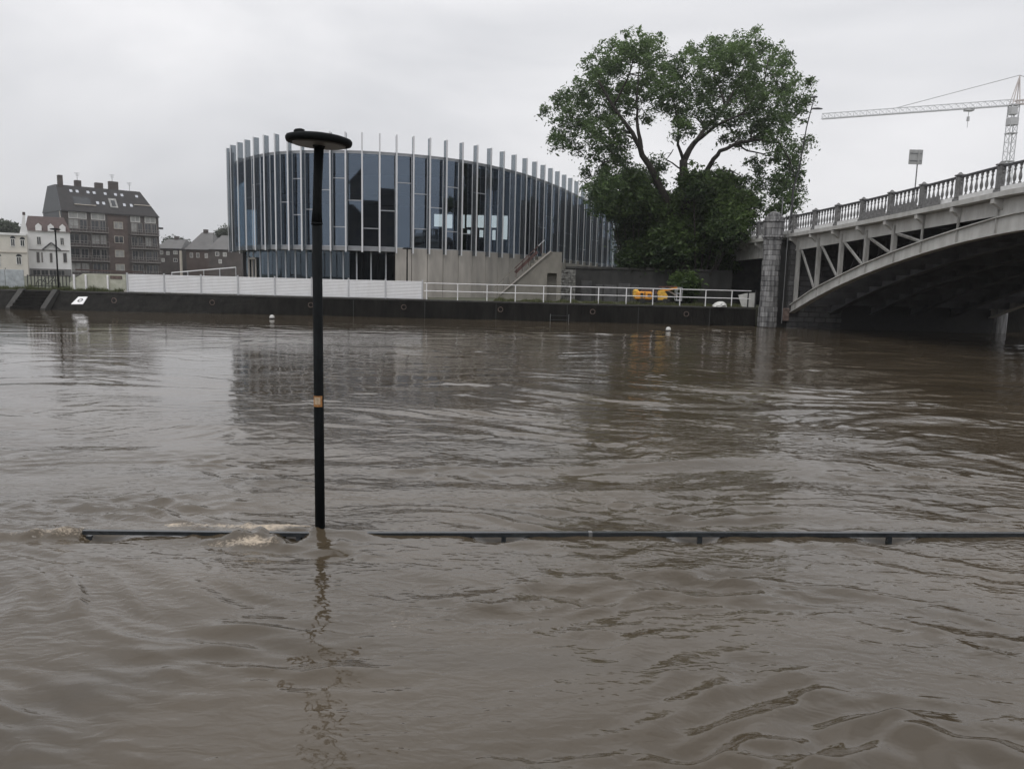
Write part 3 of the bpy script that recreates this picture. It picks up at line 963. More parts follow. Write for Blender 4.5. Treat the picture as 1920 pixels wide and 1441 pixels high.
for k in range(nst):
    x0 = L * k / nst - 0.35; x1 = L * (k + 1) / nst - 0.35
    MB().box(x0, x1, 0.28, 1.9, -0.1, Ht * (k + 0.6) / nst).build('step', MAT['stairconc'], st)
for k in range(8):
    t = (k + 0.5) / 8
    MB().bar((L * t - 0.45, 0.9, Ht * t + 0.1), (L * t - 0.45, 0.9, Ht * t + 0.88), 0.04, 0.04).build('handrail_post', MAT['red'] if t > 0.4 else MAT['stairconc'], st)
for (t0, t1, h, th, m_) in ((0.0, 0.40, 0.86, 0.05, 'stairconc'), (0.40, 0.88, 0.86, 0.06, 'red'), (0.88, 1.0, 0.86, 0.06, 'hoardpost'), (0.42, 0.86, 0.50, 0.22, 'red')):
    MB().bar((L * t0 - 0.45, 0.9, Ht * t0 + h), (L * t1 - 0.45, 0.9, Ht * t1 + h), 0.04, th).build('handrail', MAT[m_], st)

# retaining wall under the tree
RY = 58.5
rx0, rx1 = PY(1058, 530, RY).x, PY(1372, 530, RY).x
rw = thing('retaining_wall', 'dark stained retaining wall below the big tree beside the stair', 'wall', (rx0, RY, QUAY_Z))
RH = 2.35
MB().prism([(0, -0.1), (rx1 - rx0, -0.1), (rx1 - rx0, RH + 0.2), (0, RH)], 'y', 0, 0.8).build('wall_face', MAT['retain'], rw)
xk = 0.1
while xk < rx1 - rx0 - 1.2:
    ln = random.uniform(0.7, 1.3)
    MB().bevbox(xk, xk + ln - 0.03, -0.08, 0.5, RH + 0.02, RH + 0.2 + random.uniform(0, 0.05), 0.03).build('coping_stone', MAT['retain'] if random.random() < 0.6 else MAT['coping'], rw)
    xk += ln
# plastered pale panels at its foot
for (xa, xb, yt) in ((1090, 1110, 526), (1117, 1130, 533), (1133, 1156, 534), (1160, 1182, 531), (1184, 1198, 534)):
    A, B = PY(xa, yt, RY - 0.05), PY(xb, yt, RY - 0.05)
    MB().bevbox(A.x - rx0, B.x - rx0, -0.07, 0.02, 0.0, A.z - QUAY_Z, 0.02).build('plaster_patch', MAT['darkstone'], rw)
# lime washed rubble pier
A, B = PY(1050, 506, 57.6), PY(1080, 506, 57.6)
rp_ = thing('rubble_pier', 'rough lime washed rubble pier between the stair and the dark wall', 'pier', ((A.x + B.x) / 2, 57.6, QUAY_Z))
hw = (B.x - A.x) / 2; hz = A.z - QUAY_Z
zc = -0.05
while zc < hz:
    h = random.uniform(0.15, 0.26); x = -hw
    while x < hw - 0.05:
        wv = min(random.uniform(0.22, 0.5), hw - x)
        if hw - x - wv < 0.12: wv = hw - x
        MB().bevbox(x + 0.008, x + wv - 0.008, random.uniform(-0.06, 0.02), 0.6, zc + 0.006, zc + h - 0.006, 0.02).build('stone', MAT['pale_patch'], rp_)
        x += wv
    zc += h
MB().box(-hw + 0.05, hw - 0.05, 0.08, 0.55, -0.05, hz - 0.02).build('core', MAT['mortar'], rp_)

# ------------------------------------------------------------------ bridge
BSL = 0.155


def bx(Y): return 18.27 + BSL * (51 - Y)


def sym(Y): return Y if Y >= 30 else 60 - Y


TY = np.array([30, 33, 35.15, 37.3, 39.9, 44.9, 51.8, 60])


def z_fas(Y): return float(np.interp(sym(Y), TY, [7.06, 7.0, 6.86, 6.73, 6.58, 6.34, 6.10, 5.9]))


def z_low(Y): return float(np.interp(sym(Y), [30, 32.6, 34.1, 36.1, 38.5, 41, 43.3, 45.7, 48.1, 50.9], [5.42, 5.32, 5.18, 4.94, 4.53, 4.02, 3.46, 2.80, 2.02, 1.0]))


def z_up(Y): return float(np.interp(sym(Y), [30, 32.7, 34, 36.3, 38.6, 41, 43.4, 45.7, 48.2, 50.4, 50.9], [6.15, 6.06, 5.92, 5.55, 5.13, 4.62, 4.03, 3.37, 2.62, 1.72, 1.5]))


br = thing('arch_bridge', 'pale painted steel arch bridge with trussed spandrels, balustrade and stone pier', 'bridge', (bx(51), 51, 0))
bro = br.location.copy()


def B(off, Y, z):
    # point 'off' metres upstream (to the right) of the near face at depth Y
    return Vector((bx(Y) + off, Y, z)) - bro


BW = 13.2
YS = list(np.arange(8.5, 50.95, 0.85)) + [50.9]
# deck
rings = []
for Y in YS + [53, 56, 60, 66]:
    z = z_fas(Y)
    rings.append([B(0.35, Y, z - 0.45), B(BW - 0.35, Y, z - 0.45), B(BW - 0.35, Y, z - 0.12), B(0.35, Y, z - 0.12)])
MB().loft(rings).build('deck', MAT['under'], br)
rings = [[B(1.0, Y, z_fas(Y) - 0.116), B(BW - 1.0, Y, z_fas(Y) - 0.116), B(BW - 1.0, Y, z_fas(Y) - 0.05), B(1.0, Y, z_fas(Y) - 0.05)] for Y in YS + [53, 56, 60, 66]]
MB().loft(rings).build('roadway', MAT['asphalt'], br)
# cornice band on both faces
for side, (oa, ob) in (('near', (-0.46, 0.36)), ('far', (BW - 0.36, BW + 0.46))):
    rings = []
    for Y in YS + [53, 56, 60, 66]:
        z = z_fas(Y)
        rings.append([B(oa, Y, z - 0.22), B(ob, Y, z - 0.26), B(ob, Y, z), B(oa, Y, z)])
    MB().loft(rings).build('cornice', MAT['girder'], br)
    rings = []
    ia, ib = (-0.14, -0.06) if side == 'near' else (BW + 0.06, BW + 0.14)
    for Y in YS:
        z = z_fas(Y)
        bot = max(min(5.07 + 0.056 * (50.5 - sym(Y)), z - 0.6), z_up(Y) + 0.02)
        bot = min(bot, z - 0.36)
        rings.append([B(ia + 0.12, Y, bot), B(ib + 0.12, Y, bot), B(ib + 0.12, Y, z - 0.26), B(ia + 0.12, Y, z - 0.26)])
    MB().loft(rings).build('web_girder', MAT['girder'], br)
# arch ribs
nr_ = 6
for k in range(nr_):
    o = k * (BW - 0.0) / (nr_ - 1)
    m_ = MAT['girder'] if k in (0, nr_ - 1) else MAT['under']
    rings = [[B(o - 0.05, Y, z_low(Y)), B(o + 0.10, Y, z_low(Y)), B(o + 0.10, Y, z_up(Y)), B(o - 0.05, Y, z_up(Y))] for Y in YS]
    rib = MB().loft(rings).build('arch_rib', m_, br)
    for zf in (z_low, z_up):
        rings = [[B(o - 0.17, Y, zf(Y) - 0.025), B(o + 0.22, Y, zf(Y) - 0.025), B(o + 0.22, Y, zf(Y) + 0.025), B(o - 0.17, Y, zf(Y) + 0.025)] for Y in YS]
        MB().loft(rings).build('flange', m_, rib)
    # vertical posts and diagonals in the spandrel
    vy = [50.55, 48.15, 45.75, 43.35, 41.0]
    ys_all = vy + [60 - y for y in vy]
    for Y in ys_all:
        zt = z_fas(Y) - 0.5
        if k in (0, nr_ - 1):
            MB().bar(B(o + 0.03, Y, z_up(Y) - 0.02), B(o + 0.03, Y, zt), 0.22, 0.24, (0, 1, 0)).build('spandrel_post', MAT['truss'], br)
        else:
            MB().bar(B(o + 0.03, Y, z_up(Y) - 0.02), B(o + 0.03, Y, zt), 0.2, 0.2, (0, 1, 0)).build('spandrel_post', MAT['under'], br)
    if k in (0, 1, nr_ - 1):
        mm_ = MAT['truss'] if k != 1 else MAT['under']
        for s in (0, 1):
            f = (lambda y: y) if s == 0 else (lambda y: 60 - y)
            for i in range(5):
                ya = vy[i] - 0.25; yb = (vy[i + 1] if i < 4 else 38.7) + 0.22
                if k == 1: ya, yb = yb, ya
                zt = z_fas(ya) - 0.85 if k != 1 else z_fas(ya) - 0.85
                MB().bar(B(o + 0.03, f(ya), z_fas(ya) - 0.95), B(o + 0.03, f(yb), z_up(yb) + 0.05), 0.10, 0.13, (0, 1, 0)).build('diagonal', mm_, br)
    if k in (0, nr_ - 1):
        for Y in [38.7, 36.3, 34.0, 31.6, 30, 28.4, 26.0, 23.7, 21.3]:
            MB().bar(B(o - 0.09, Y, z_low(Y) + 0.03), B(o - 0.09, Y, z_fas(Y) - 0.34), 0.10, 0.05, (0, 1, 0)).build('stiffener', MAT['truss'], br)
        for Y in vy + [60 - y for y in vy]:
            MB().bar(B(o - 0.09, Y - 0.25, z_low(Y - 0.25) + 0.03), B(o - 0.09, Y - 0.25, z_up(Y - 0.25) - 0.03), 0.07, 0.05, (0, 1, 0)).build('stiffener', MAT['truss'], br)
# cross bracing between ribs, seen from below
for i, Y in enumerate(np.arange(49.4, 10, -1.2)):
    MB().bar(B(0.12, Y, z_low(Y) + 0.28), B(BW - 0.1, Y, z_low(Y) + 0.28), 0.12, 0.42).build('cross_beam', MAT['under'], br)
    if i % 2 == 0:
        MB().bar(B(0.3, Y, z_fas(Y) - 0.62), B(BW - 0.3, Y, z_fas(Y) - 0.62), 0.18, 0.30).build('cross_beam', MAT['under'], br)

# brackets, balustrade posts, balusters
PS = 2.46
py0 = 50.95
post_y = [py0 - 2.43 * n for n in range(-3, 18)]
brk = MB().prism([(-0.43, -0.24), (-0.43, -0.44), (-0.28, -0.48), (-0.02, -0.72), (0.34, -0.72), (0.34, -0.25)], 'y', -0.12, 0.12).mesh('bracket'); brk.materials.append(MAT['girder'])
pst = MB()
pst.bevbox(-0.17, 0.17, -0.20, 0.20, 0.0, 0.16, 0.02)
pst.bevbox(-0.13, 0.13, -0.15, 0.15, 0.16, 1.16, 0.03)
pst.bevbox(-0.17, 0.17, -0.19, 0.19, 1.16, 1.24, 0.02)
pst.loft([[(a * 0.10, b * 0.10, 1.24) for a, b in ((-1, -1), (1, -1), (1, 1), (-1, 1))], [(a * 0.03, b * 0.03, 1.34) for a, b in ((-1, -1), (1, -1), (1, 1), (-1, 1))]])
pstm = pst.mesh('balustrade_post'); pstm.materials.append(MAT['balpost'])
bpr = [(0.06, 0.24), (0.06, 0.29), (0.03, 0.33), (0.065, 0.44), (0.07, 0.54), (0.04, 0.70), (0.03, 0.79), (0.06, 0.86), (0.035, 0.93), (0.065, 0.99), (0.065, 1.08)]
balm = MB().lathe(bpr, 8).mesh('baluster'); balm.materials.append(MAT['balpost'])


def baluster_run(side, ya, yb, n):
    o = -0.16 if side == 0 else BW + 0.16
    for i in range(n):
        t = (i + 0.5) / n
        Y = ya + (yb - ya) * t
        c = B(o, Y, z_fas(Y))
        link('baluster', balm, br, c)


for side in (0, 1):
    o = -0.16 if side == 0 else BW + 0.16
    for i, Y in enumerate(post_y):
        if 51.2 < Y < 52.9 and side == 0: continue
        c = B(o, Y, z_fas(Y))
        link('balustrade_post', pstm, br, c)
        bo_ = link('bracket', brk, br, B(0 if side == 0 else BW, Y, z_fas(Y)))
        if side == 1: bo_.rotation_euler = (0, 0, math.pi)
    if side == 0:
        for i in range(len(post_y) - 1):
            ya, yb = post_y[i], post_y[i + 1]
            if yb < 24: continue
            baluster_run(0, ya, yb, 8)
    for i in range(len(post_y) - 1):
        ya, yb = post_y[i] - 0.18, post_y[i + 1] + 0.18
        MB().bar(B(o, ya, z_fas(ya) + 1.12), B(o, yb, z_fas(yb) + 1.12), 0.16, 0.09).build('top_rail', MAT['toprail'], br)
        MB().bar(B(o, ya, z_fas(ya) + 0.122), B(o, yb, z_fas(yb) + 0.122), 0.22, 0.24).build('plinth', MAT['balw'] if side == 0 else MAT['girder'], br)

# grey sheet fixed on three bays of the balustrade foot
for (Ya, Yb) in ((43.45, 41.45), (40.95, 38.95), (38.5, 37.3)):
    MB().bar(B(-0.34, Ya, z_fas(Ya) + 0.24), B(-0.34, Yb, z_fas(Yb) + 0.24), 0.03, 0.40).build('kick_sheet', MAT['balpost'], br)

# pier: dark block wall under the deck plus a rusticated pilaster on the near face
pier_z1 = 5.6
MB().add([B(-0.2, 50.98, -1.2), B(BW + 0.2, 50.98, -1.2), B(BW + 0.2, 53.6, -1.2), B(-0.2, 53.6, -1.2),
          B(-0.2, 50.98, pier_z1), B(BW + 0.2, 50.98, pier_z1), B(BW + 0.2, 53.6, pier_z1), B(-0.2, 53.6, pier_z1)],
         [(3, 2, 1, 0), (4, 5, 6, 7), (0, 1, 5, 4), (1, 2, 6, 5), (2, 3, 7, 6), (3, 0, 4, 7)]).build('pier_core', MAT['mortar'], br)
zc = -0.6; ci = 0
crs = 0.335
while zc < pier_z1 - 0.05:
    h = min(crs, pier_z1 - zc)
    # blocks on the river face next to the pilaster and on the end face
    x = -0.25 - (0.3 if ci % 2 else 0)
    while x < 3.2:
        wv = 0.72
        p = B(max(x, -0.25), 50.98, zc)
        e = B(min(x + wv, 3.4), 50.98, zc)
        MB().bevbox(p.x + 0.008, e.x - 0.008, p.y - 0.10 + random.uniform(-0.02, 0.02), p.y + 0.3, zc + 0.008, zc + h - 0.008, 0.025).build('stone_block', MAT['darkstone'], br)
        x += wv
    zc += h; ci += 1

# pilaster of half octagonal stone courses
PCX, PCY = 16.86, 51.25


def course(r0, z0, z1, nb, rot, m, b=0.022, name='stone_block'):
    # ring of blocks forming a polygonal drum; only the outward half is built block by block
    for k in range(nb):
        a0 = rot + 2 * math.pi * k / nb; a1 = rot + 2 * math.pi * (k + 1) / nb
        am = (a0 + a1) / 2
        r = r0 + random.uniform(-0.015, 0.02)
        gp_ = 0.010 / r
        nseg = 3
        outer = [(math.cos(a0 + gp_ + (a1 - a0 - 2 * gp_) * j / nseg), math.sin(a0 + gp_ + (a1 - a0 - 2 * gp_) * j / nseg)) for j in range(nseg + 1)]
        def ringz(rr, ri, z):
            return [Vector((PCX + c * rr, PCY + s * rr, z)) - bro for c, s in outer] + [Vector((PCX + c * ri, PCY + s * ri, z)) - bro for c, s in reversed(outer)]
        MB().loft([ringz(r - b, r * 0.6, z0 + 0.007), ringz(r, r * 0.6, z0 + 0.007 + b), ringz(r, r * 0.6, z1 - 0.007 - b), ringz(r - b, r * 0.6, z1 - 0.007)]).build(name, m, br)


MB().lathe([(0.48, -1.2), (0.48, 5.9), (0.34, 7.4)], 24, (PCX - bro.x, PCY - bro.y)).build('pilaster_core', MAT['mortar'], br)
zc = -0.65; ci = 0
while zc < 5.55:
    course(0.56 if zc > 1.3 else 0.61, zc, zc + 0.335, 7, (0.45 if ci % 2 else 0.0), MAT['stone'])
    zc += 0.335; ci += 1
for (r, h) in ((0.62, 0.13), (0.70, 0.16), (0.65, 0.42), (0.65, 0.42), (0.72, 0.13), (0.60, 0.22), (0.42, 0.20)):
    course(r, zc, zc + h, 6, 0.3 * ci, MAT['stone'])
    zc += h; ci += 1
MB().lathe([(0.34, zc - 0.05), (0.30, zc + 0.05), (0.15, zc + 0.13), (0.02, zc + 0.15)], 16, (PCX - bro.x, PCY - bro.y)).build('cap_stone', MAT['stone'], br, smooth=True)
# twin for the upstream end of the pier
MB().lathe([(0.50, -1.2), (0.50, 1.25), (0.46, 1.4), (0.46, 5.7), (0.6, 5.9), (0.6, 6.9), (0.3, 7.4)], 20, (bx(51) + BW + 0.75 - bro.x, PCY - bro.y)).build('pilaster', MAT['stone'], br)
# rusty bearing plate at the foot of the rib
MB().bevbox(B(-0.55, 50.9, 0).x, B(-0.14, 50.9, 0).x, -0.25, 0.02, 0.45, 1.30, 0.05).build('bearing_block', MAT['rust'], br)
# drain pipe
MB().tube([B(-0.75, 50.55, 0.3), B(-0.75, 50.55, 6.3), B(-0.6, 50.7, 7.9)], 0.022, 6).build('drain_pipe', MAT['pole'], br)
# side span girder behind the pier
for Ya, Yb in ((53.6, 60.0),):
    rings = [[B(-0.02, Y, z_fas(Y) - 1.35), B(0.2, Y, z_fas(Y) - 1.35), B(0.2, Y, z_fas(Y) - 0.30), B(-0.02, Y, z_fas(Y) - 0.30)] for Y in (Ya, 57, Yb, 66)]
    MB().loft(rings).build('side_girder', MAT['truss'], br)
    for Y in np.arange(53.9, 60, 1.2):
        MB().prism([(-0.26, -0.26), (-0.26, -0.38), (0.0, -0.62), (0.1, -0.62), (0.1, -0.26)], 'y', -0.1, 0.1).build('bracket', MAT['truss'], br, loc=B(0, Y, z_fas(Y)))
# abutment at the far end
MB().add([B(-0.2, 61.2, 0), B(BW + 0.2, 61.2, 0), B(BW + 0.2, 66, 0), B(-0.2, 66, 0), B(-0.2, 61.2, 4.9), B(BW + 0.2, 61.2, 4.9), B(BW + 0.2, 66, 4.9), B(-0.2, 66, 4.9)],
         [(3, 2, 1, 0), (4, 5, 6, 7), (0, 1, 5, 4), (1, 2, 6, 5), (2, 3, 7, 6), (3, 0, 4, 7)]).build('abutment', MAT['darkstone'], br)

# street lamp on the bridge (leaning mast, two heads)
p0 = PY(1484, 398, 53.5); p1 = PY(1527, 182, 53.5)
slp = thing('street_lamp', 'thin leaning two headed street lamp standing on the bridge by the tree', 'street lamp', (p0.x, p0.y, z_fas(53.5) - 0.05))
o_ = slp.location
top = p1 - o_; mid_ = PY(1512, 240, 53.5) - o_
MB().tube([(0, 0, 0), (0.0, 0, 3.2), mid_ * 0.62 + Vector((-0.05, 0, 0.1)), mid_, top], [0.085, 0.07, 0.05, 0.04, 0.032], 8).build('mast', MAT['darkiron'], slp)
h1 = PY(1541, 204, 53.5) - o_; h0 = PY(1524, 204, 53.5) - o_
MB().tube([PY(1519, 208, 53.5) - o_, h0], 0.03, 6).build('arm', MAT['pole'], slp)


def head(c, lx, name='lamp_head'):
    m_ = MB()
    rings = []
    for t, r, zz in ((-1, 0.03, 0), (-0.8, 0.12, 0.0), (0, 0.16, 0.02), (0.8, 0.10, 0.0), (1, 0.03, 0)):
        rings.append([(c.x + t * lx, c.y + r * math.cos(a), c.z + zz + 0.5 * r * math.sin(a)) for a in [k * math.pi / 4 for k in range(8)]])
    m_.loft(rings)
    return m_.build(name, MAT['pole'], slp)


head((h0 + h1) / 2, 0.36)
head(top, 0.22)
# a thin pole beside it
q0 = PY(1466, 400, 52.6)
tp = thing('thin_pole', 'thin grey pole rising beside the domed pier of the bridge', 'pole', (q0.x, q0.y, 5.6))
MB().tube([(0, 0, 0), (0, 0, 3.0)], 0.035, 6).build('shaft', MAT['pole'], tp)
MB().lathe([(0.09, 0), (0.09, 0.05), (0.05, 0.08)], 8).build('base', MAT['pole'], tp)

# square sign seen from the back on the bridge
a_ = PY(1717, 350, 46); ts = PY(1717, 281, 46); sl = PY(1703, 308, 46); sr = PY(1731, 281, 46)
sgn = thing('road_sign', 'square grey sign seen from behind on a thin pole above the balustrade', 'sign', (a_.x, 46, z_fas(46) - 0.06))
so = sgn.location
MB().tube([(0, 0.06, 0), (0, 0.06, sr.z - so.z)], 0.035, 8).build('pole', MAT['pole'], sgn)
MB().bevbox(sl.x - so.x, sr.x - so.x, -0.02, 0.02, sl.z - so.z, sr.z - so.z, 0.01).build('sign_plate', MAT['signback'], sgn)
for zz in (0.25, 0.75):
    z = sl.z + (sr.z - sl.z) * zz - so.z
    MB().box(sl.x - so.x + 0.06, sr.x - so.x - 0.06, -0.045, -0.022, z - 0.025, z + 0.025).build('sign_bracket', MAT['pole'], sgn)
MB().box(-0.05, 0.05, -0.05, 0.021, sl.z - so.z, sr.z - so.z).build('pole_clamp', MAT['signback'], sgn)

# ------------------------------------------------------------------ tower crane
CY = 182.0
m0 = PY(1889, 310, CY)
cr = thing('tower_crane', 'pale tower crane standing far behind the bridge', 'crane', (m0.x, CY, QUAY_Z))
co_ = cr.location
zj = PY(1896, 196, CY).z - co_.z
zap = PY(1908, 141, CY).z - co_.z


def lattice(p, q, wd, hd_, nb, r, tri=False):
    p = Vector(p); q = Vector(q); d = (q - p).normalized()
    u = Vector((0, 0, 1)) if abs(d.z) < 0.8 else Vector((0, 1, 0))
    s = d.cross(u).normalized(); u = s.cross(d)
    offs = [(-s * wd / 2 - u * hd_ / 2), (s * wd / 2 - u * hd_ / 2), (s * wd / 2 + u * hd_ / 2), (-s * wd / 2 + u * hd_ / 2)]
    if tri: offs = [(-s * wd / 2 - u * hd_ / 2), (s * wd / 2 - u * hd_ / 2), (u * hd_ / 2)]
    m_ = MB()
    n = len(offs)
    for o in offs: m_.bar(p + o, q + o, r, r)
    for k in range(nb):
        a, b = p.lerp(q, k / nb), p.lerp(q, (k + 1) / nb)
        for i in range(n):
            o1, o2 = offs[i], offs[(i + 1) % n]
            m_.bar(a + o1, (b + o2) if k % 2 else (b + o2), r * 0.55, r * 0.55)
            m_.bar(b + o1, b + o2, r * 0.55, r * 0.55)
    return m_


nsec = 7
for k in range(nsec):
    z0, z1 = zj * k / nsec, zj * (k + 1) / nsec - 0.1
    sec = lattice((0, 0, z0), (0, 0, z1), 1.6, 1.6, 3, 0.16).build('mast_section', MAT['cranew'], cr)
    MB().box(-0.95, 0.95, -0.95, 0.95, z1 - 0.15, z1 + 0.08).build('collar', MAT['craned'], sec)
MB().bevbox(-0.95, 0.95, -0.95, 0.95, zj - 4.6, zj - 2.9, 0.1).build('turntable', MAT['craned'], cr)
MB().bevbox(-1.1, 0.3, -1.2, 0.2, zj - 2.4, zj - 0.6, 0.1).build('cab', MAT['craned'], cr)
tipw = PY(1541, 222, CY + 20) - co_
roots = Vector((0, 0, zj))
jib = lattice(roots + Vector((0, 0, 0.5)), tipw + Vector((0, 0, 0.5)), 1.2, 1.3, 28, 0.17, True).build('jib', MAT['cranew'], cr)
cdir = (roots - tipw).normalized()
lattice(roots + Vector((0, 0, 0.4)), roots + cdir * 13 + Vector((0, 0, 0.4)), 1.2, 0.8, 8, 0.18).build('counter_jib', MAT['craneo'], cr)
MB().box(-1, 1, -0.7, 0.7, -2.2, 0.2).build('counterweight', MAT['concrete'], cr, loc=roots + cdir * 12)
apex = Vector((0.6, 0, zap))
a_frame = MB()
for s in (-0.6, 0.6):
    a_frame.bar((-0.7, s, zj), apex, 0.16, 0.16); a_frame.bar((0.9, s, zj), apex, 0.16, 0.16)
a_frame.build('apex_frame', MAT['craneo'], cr)
MB().bar(apex, roots.lerp(tipw, 0.60) + Vector((0, 0, 1.1)), 0.13, 0.13).build('tie_bar', MAT['craned'], cr)
MB().bar(apex, roots + cdir * 12 + Vector((0, 0, 0.8)), 0.13, 0.13).build('tie_bar', MAT['craned'], cr)
tr_ = roots.lerp(tipw, 0.215)
MB().box(-0.9, 0.9, -0.7, 0.7, -0.75, -0.1).build('trolley', MAT['craned'], cr, loc=tr_)
MB().bar(tr_, tr_ + Vector((0, 0, -4.5)), 0.09, 0.09).bar(tr_ + Vector((0, 0, -2)), tr_ + Vector((0, 0, -3.0)), 0.5, 0.4).build('hoist_rope', MAT['craned'], cr)


# ------------------------------------------------------------------ lamps on the quays
def disc_lamp(name, label, base, height, rdisc, tilt, near, group=None):
    t = thing(name, label, 'lamp post', base, group=group)
    H_ = height
    lean = 0.03 if near else 0.0
    MB().tube([(0, 0, -1.2 if near else 0), (0, 0, H_ * 0.80)], [0.054, 0.050], 16).build('pole', MAT['lamp'], t, smooth=True)
    MB().tube([(0, 0, H_ * 0.80), (0.0, 0, H_ * 0.84), (lean, 0, H_ - 0.03)], [0.056, 0.043, 0.050], 16).build('neck', MAT['lamp'], t, smooth=True)
    R = rdisc
    dm = MB()
    rings = [(R * 0.90, -0.035), (R * 0.97, -0.030), (R, -0.008), (R, 0.012), (R * 0.97, 0.028), (R * 0.8, 0.045), (R * 0.5, 0.062), (R * 0.2, 0.070), (0.01, 0.072)]
    dm.lathe(rings, 40)
    disc = dm.build('lamp_disc', MAT['lamp'], t, smooth=True, loc=(lean, 0, H_))
    disc.rotation_euler = (0, tilt, 0)
    MB().lathe([(R * 0.30, -0.050), (R * 0.78, -0.048), (R * 0.80, -0.036), (R * 0.30, -0.036)], 40).build('diffuser_ring', MAT['lampface'], disc, smooth=False)
    MB().lathe([(R * 0.16, -0.075), (R * 0.20, -0.045), (R * 0.20, -0.03), (0.02, -0.03)], 20).build('hub', MAT['lamp'], disc, smooth=True)
    return t, disc


lz = PY(597, 264, LAMP.y).z
nl, ndisc = disc_lamp('lamp_post', 'black disc lamp post standing in the flood water beside the drowned railing', LAMP, lz, 0.332, math.radians(2.3), True)
cap = MB()
rings = [[(x + 0.042 * sx * math.cos(a), 0.038 * sx * math.sin(a), z) for a in [k * math.pi / 5 for k in range(10)]] for x, z, sx in
         ((-0.215, 0.035, 1.0), (-0.214, 0.060, 1.1), (-0.205, 0.084, 1.35), (-0.196, 0.100, 1.15), (-0.190, 0.108, 0.4))]
cap.loft(rings).build('sensor_cap', MAT['lamp'], ndisc, smooth=True)
stz = PY(598, 751, LAMP.y).z
def label_patch(r, half, z0, z1, m, name):
    aa = [math.radians(-92 + d) for d in np.linspace(-half, half, 11)]
    p_ = MB()
    p_.loft([[(r * math.cos(t), r * math.sin(t), z) for t in aa] for z in (z0, z1)], caps=False, closed=False)
    p_.build(name, MAT[m], nl, smooth=True)


label_patch(0.0545, 58, stz - 0.058, stz + 0.058, 'sticker', 'sticker')
label_patch(0.0556, 34, stz - 0.034, stz + 0.044, 'stickin', 'sticker_print')
MB().lathe([(0.0555, -0.012), (0.058, 0.0), (0.0555, 0.012)], 20).build('collar', MAT['lamp'], nl, smooth=True, loc=(0, 0, lz * 0.80))

for (px, yt, yb, Yd, lab) in ((110, 430, 545, 52.6, 'dark disc lamp post on the quay in front of the white house'),
                              (763, 466, 560, 53.0, 'thin dark lamp post on the quay by the end of the hoarding')):
    pb = PY(px, yb, Yd); pt_ = PY(px, yt, Yd)
    disc_lamp('quay_lamp_post', lab, (pb.x, Yd, QUAY_Z), pt_.z - QUAY_Z, 0.32, 0.0, False, 'lamp posts on the far quay')

# ------------------------------------------------------------------ drowned railing in the near water
dr = thing('drowned_railing', 'dark steel railing nearly drowned by the flood, only its top bar showing', 'railing', RA)


def onrail(x, z=0.0):
    return Vector((x, rail_y(x), z)) - RA


zr = 0.024
MB().bar(onrail(-4.50, zr + 0.010), onrail(-2.24, zr - 0.010), 0.050, 0.042).build('top_bar', MAT['rail'], dr)
MB().bar(onrail(-2.24, zr - 0.014), onrail(1.30, zr - 0.002), 0.056, 0.050).build('top_bar', MAT['rail'], dr)
MB().bar(onrail(1.303, zr - 0.002), onrail(9.2, zr + 0.002), 0.054, 0.050).build('top_bar', MAT['rail'], dr)
MB().bar(onrail(0.885, zr - 0.002), onrail(0.925, zr - 0.002), 0.060, 0.055).build('joint_sleeve', MAT['pole'], dr)
for x in (-4.44, -2.26, -0.05, 2.14, 4.33, 6.52):
    MB().bar(onrail(x, -1.0), onrail(x, zr - 0.03), 0.05, 0.05).build('post', MAT['rail'], dr)
for z in (-0.35, -0.65):
    MB().bar(onrail(-4.44, z), onrail(9.2, z), 0.03, 0.03).build('lower_bar', MAT['rail'], dr)

# ------------------------------------------------------------------ trees
def leaves_mesh(name, centers, tints, size, m, flat=0.0, rng=RNG):
    n = len(centers)
    C = np.asarray(centers, dtype=np.float64)
    a = rng.normal(size=(n, 3)); a[:, 2] = a[:, 2] * 0.7 - 0.25
    a /= np.linalg.norm(a, axis=1)[:, None]
    b = rng.normal(size=(n, 3)); b -= (b * a).sum(1)[:, None] * a
    b /= np.linalg.norm(b, axis=1)[:, None]
    c_ = np.cross(a, b)
    L_ = size * np.exp(rng.normal(0, 0.28, n))[:, None]; W_ = L_ * 0.42
    v0 = C - a * L_ * 0.5; v2 = C + a * L_ * 0.5
    v1 = C + b * W_ * 0.5 + c_ * L_ * 0.08; v3 = C - b * W_ * 0.5 + c_ * L_ * 0.08
    co = np.stack([v0, v1, v2, v3], 1).reshape(-1, 3).astype(np.float32)
    me = bpy.data.meshes.new(name)
    me.vertices.add(4 * n); me.vertices.foreach_set('co', co.ravel())
    me.loops.add(4 * n); me.loops.foreach_set('vertex_index', np.arange(4 * n, dtype=np.int32))
    me.polygons.add(n); me.polygons.foreach_set('loop_start', np.arange(0, 4 * n, 4, dtype=np.int32))
    me.update(calc_edges=True)
    at = me.attributes.new('tint', 'FLOAT', 'POINT')
    at.data.foreach_set('value', np.repeat(np.clip(tints, 0, 1), 4).astype(np.float32))
    me.materials.append(m)
    return me


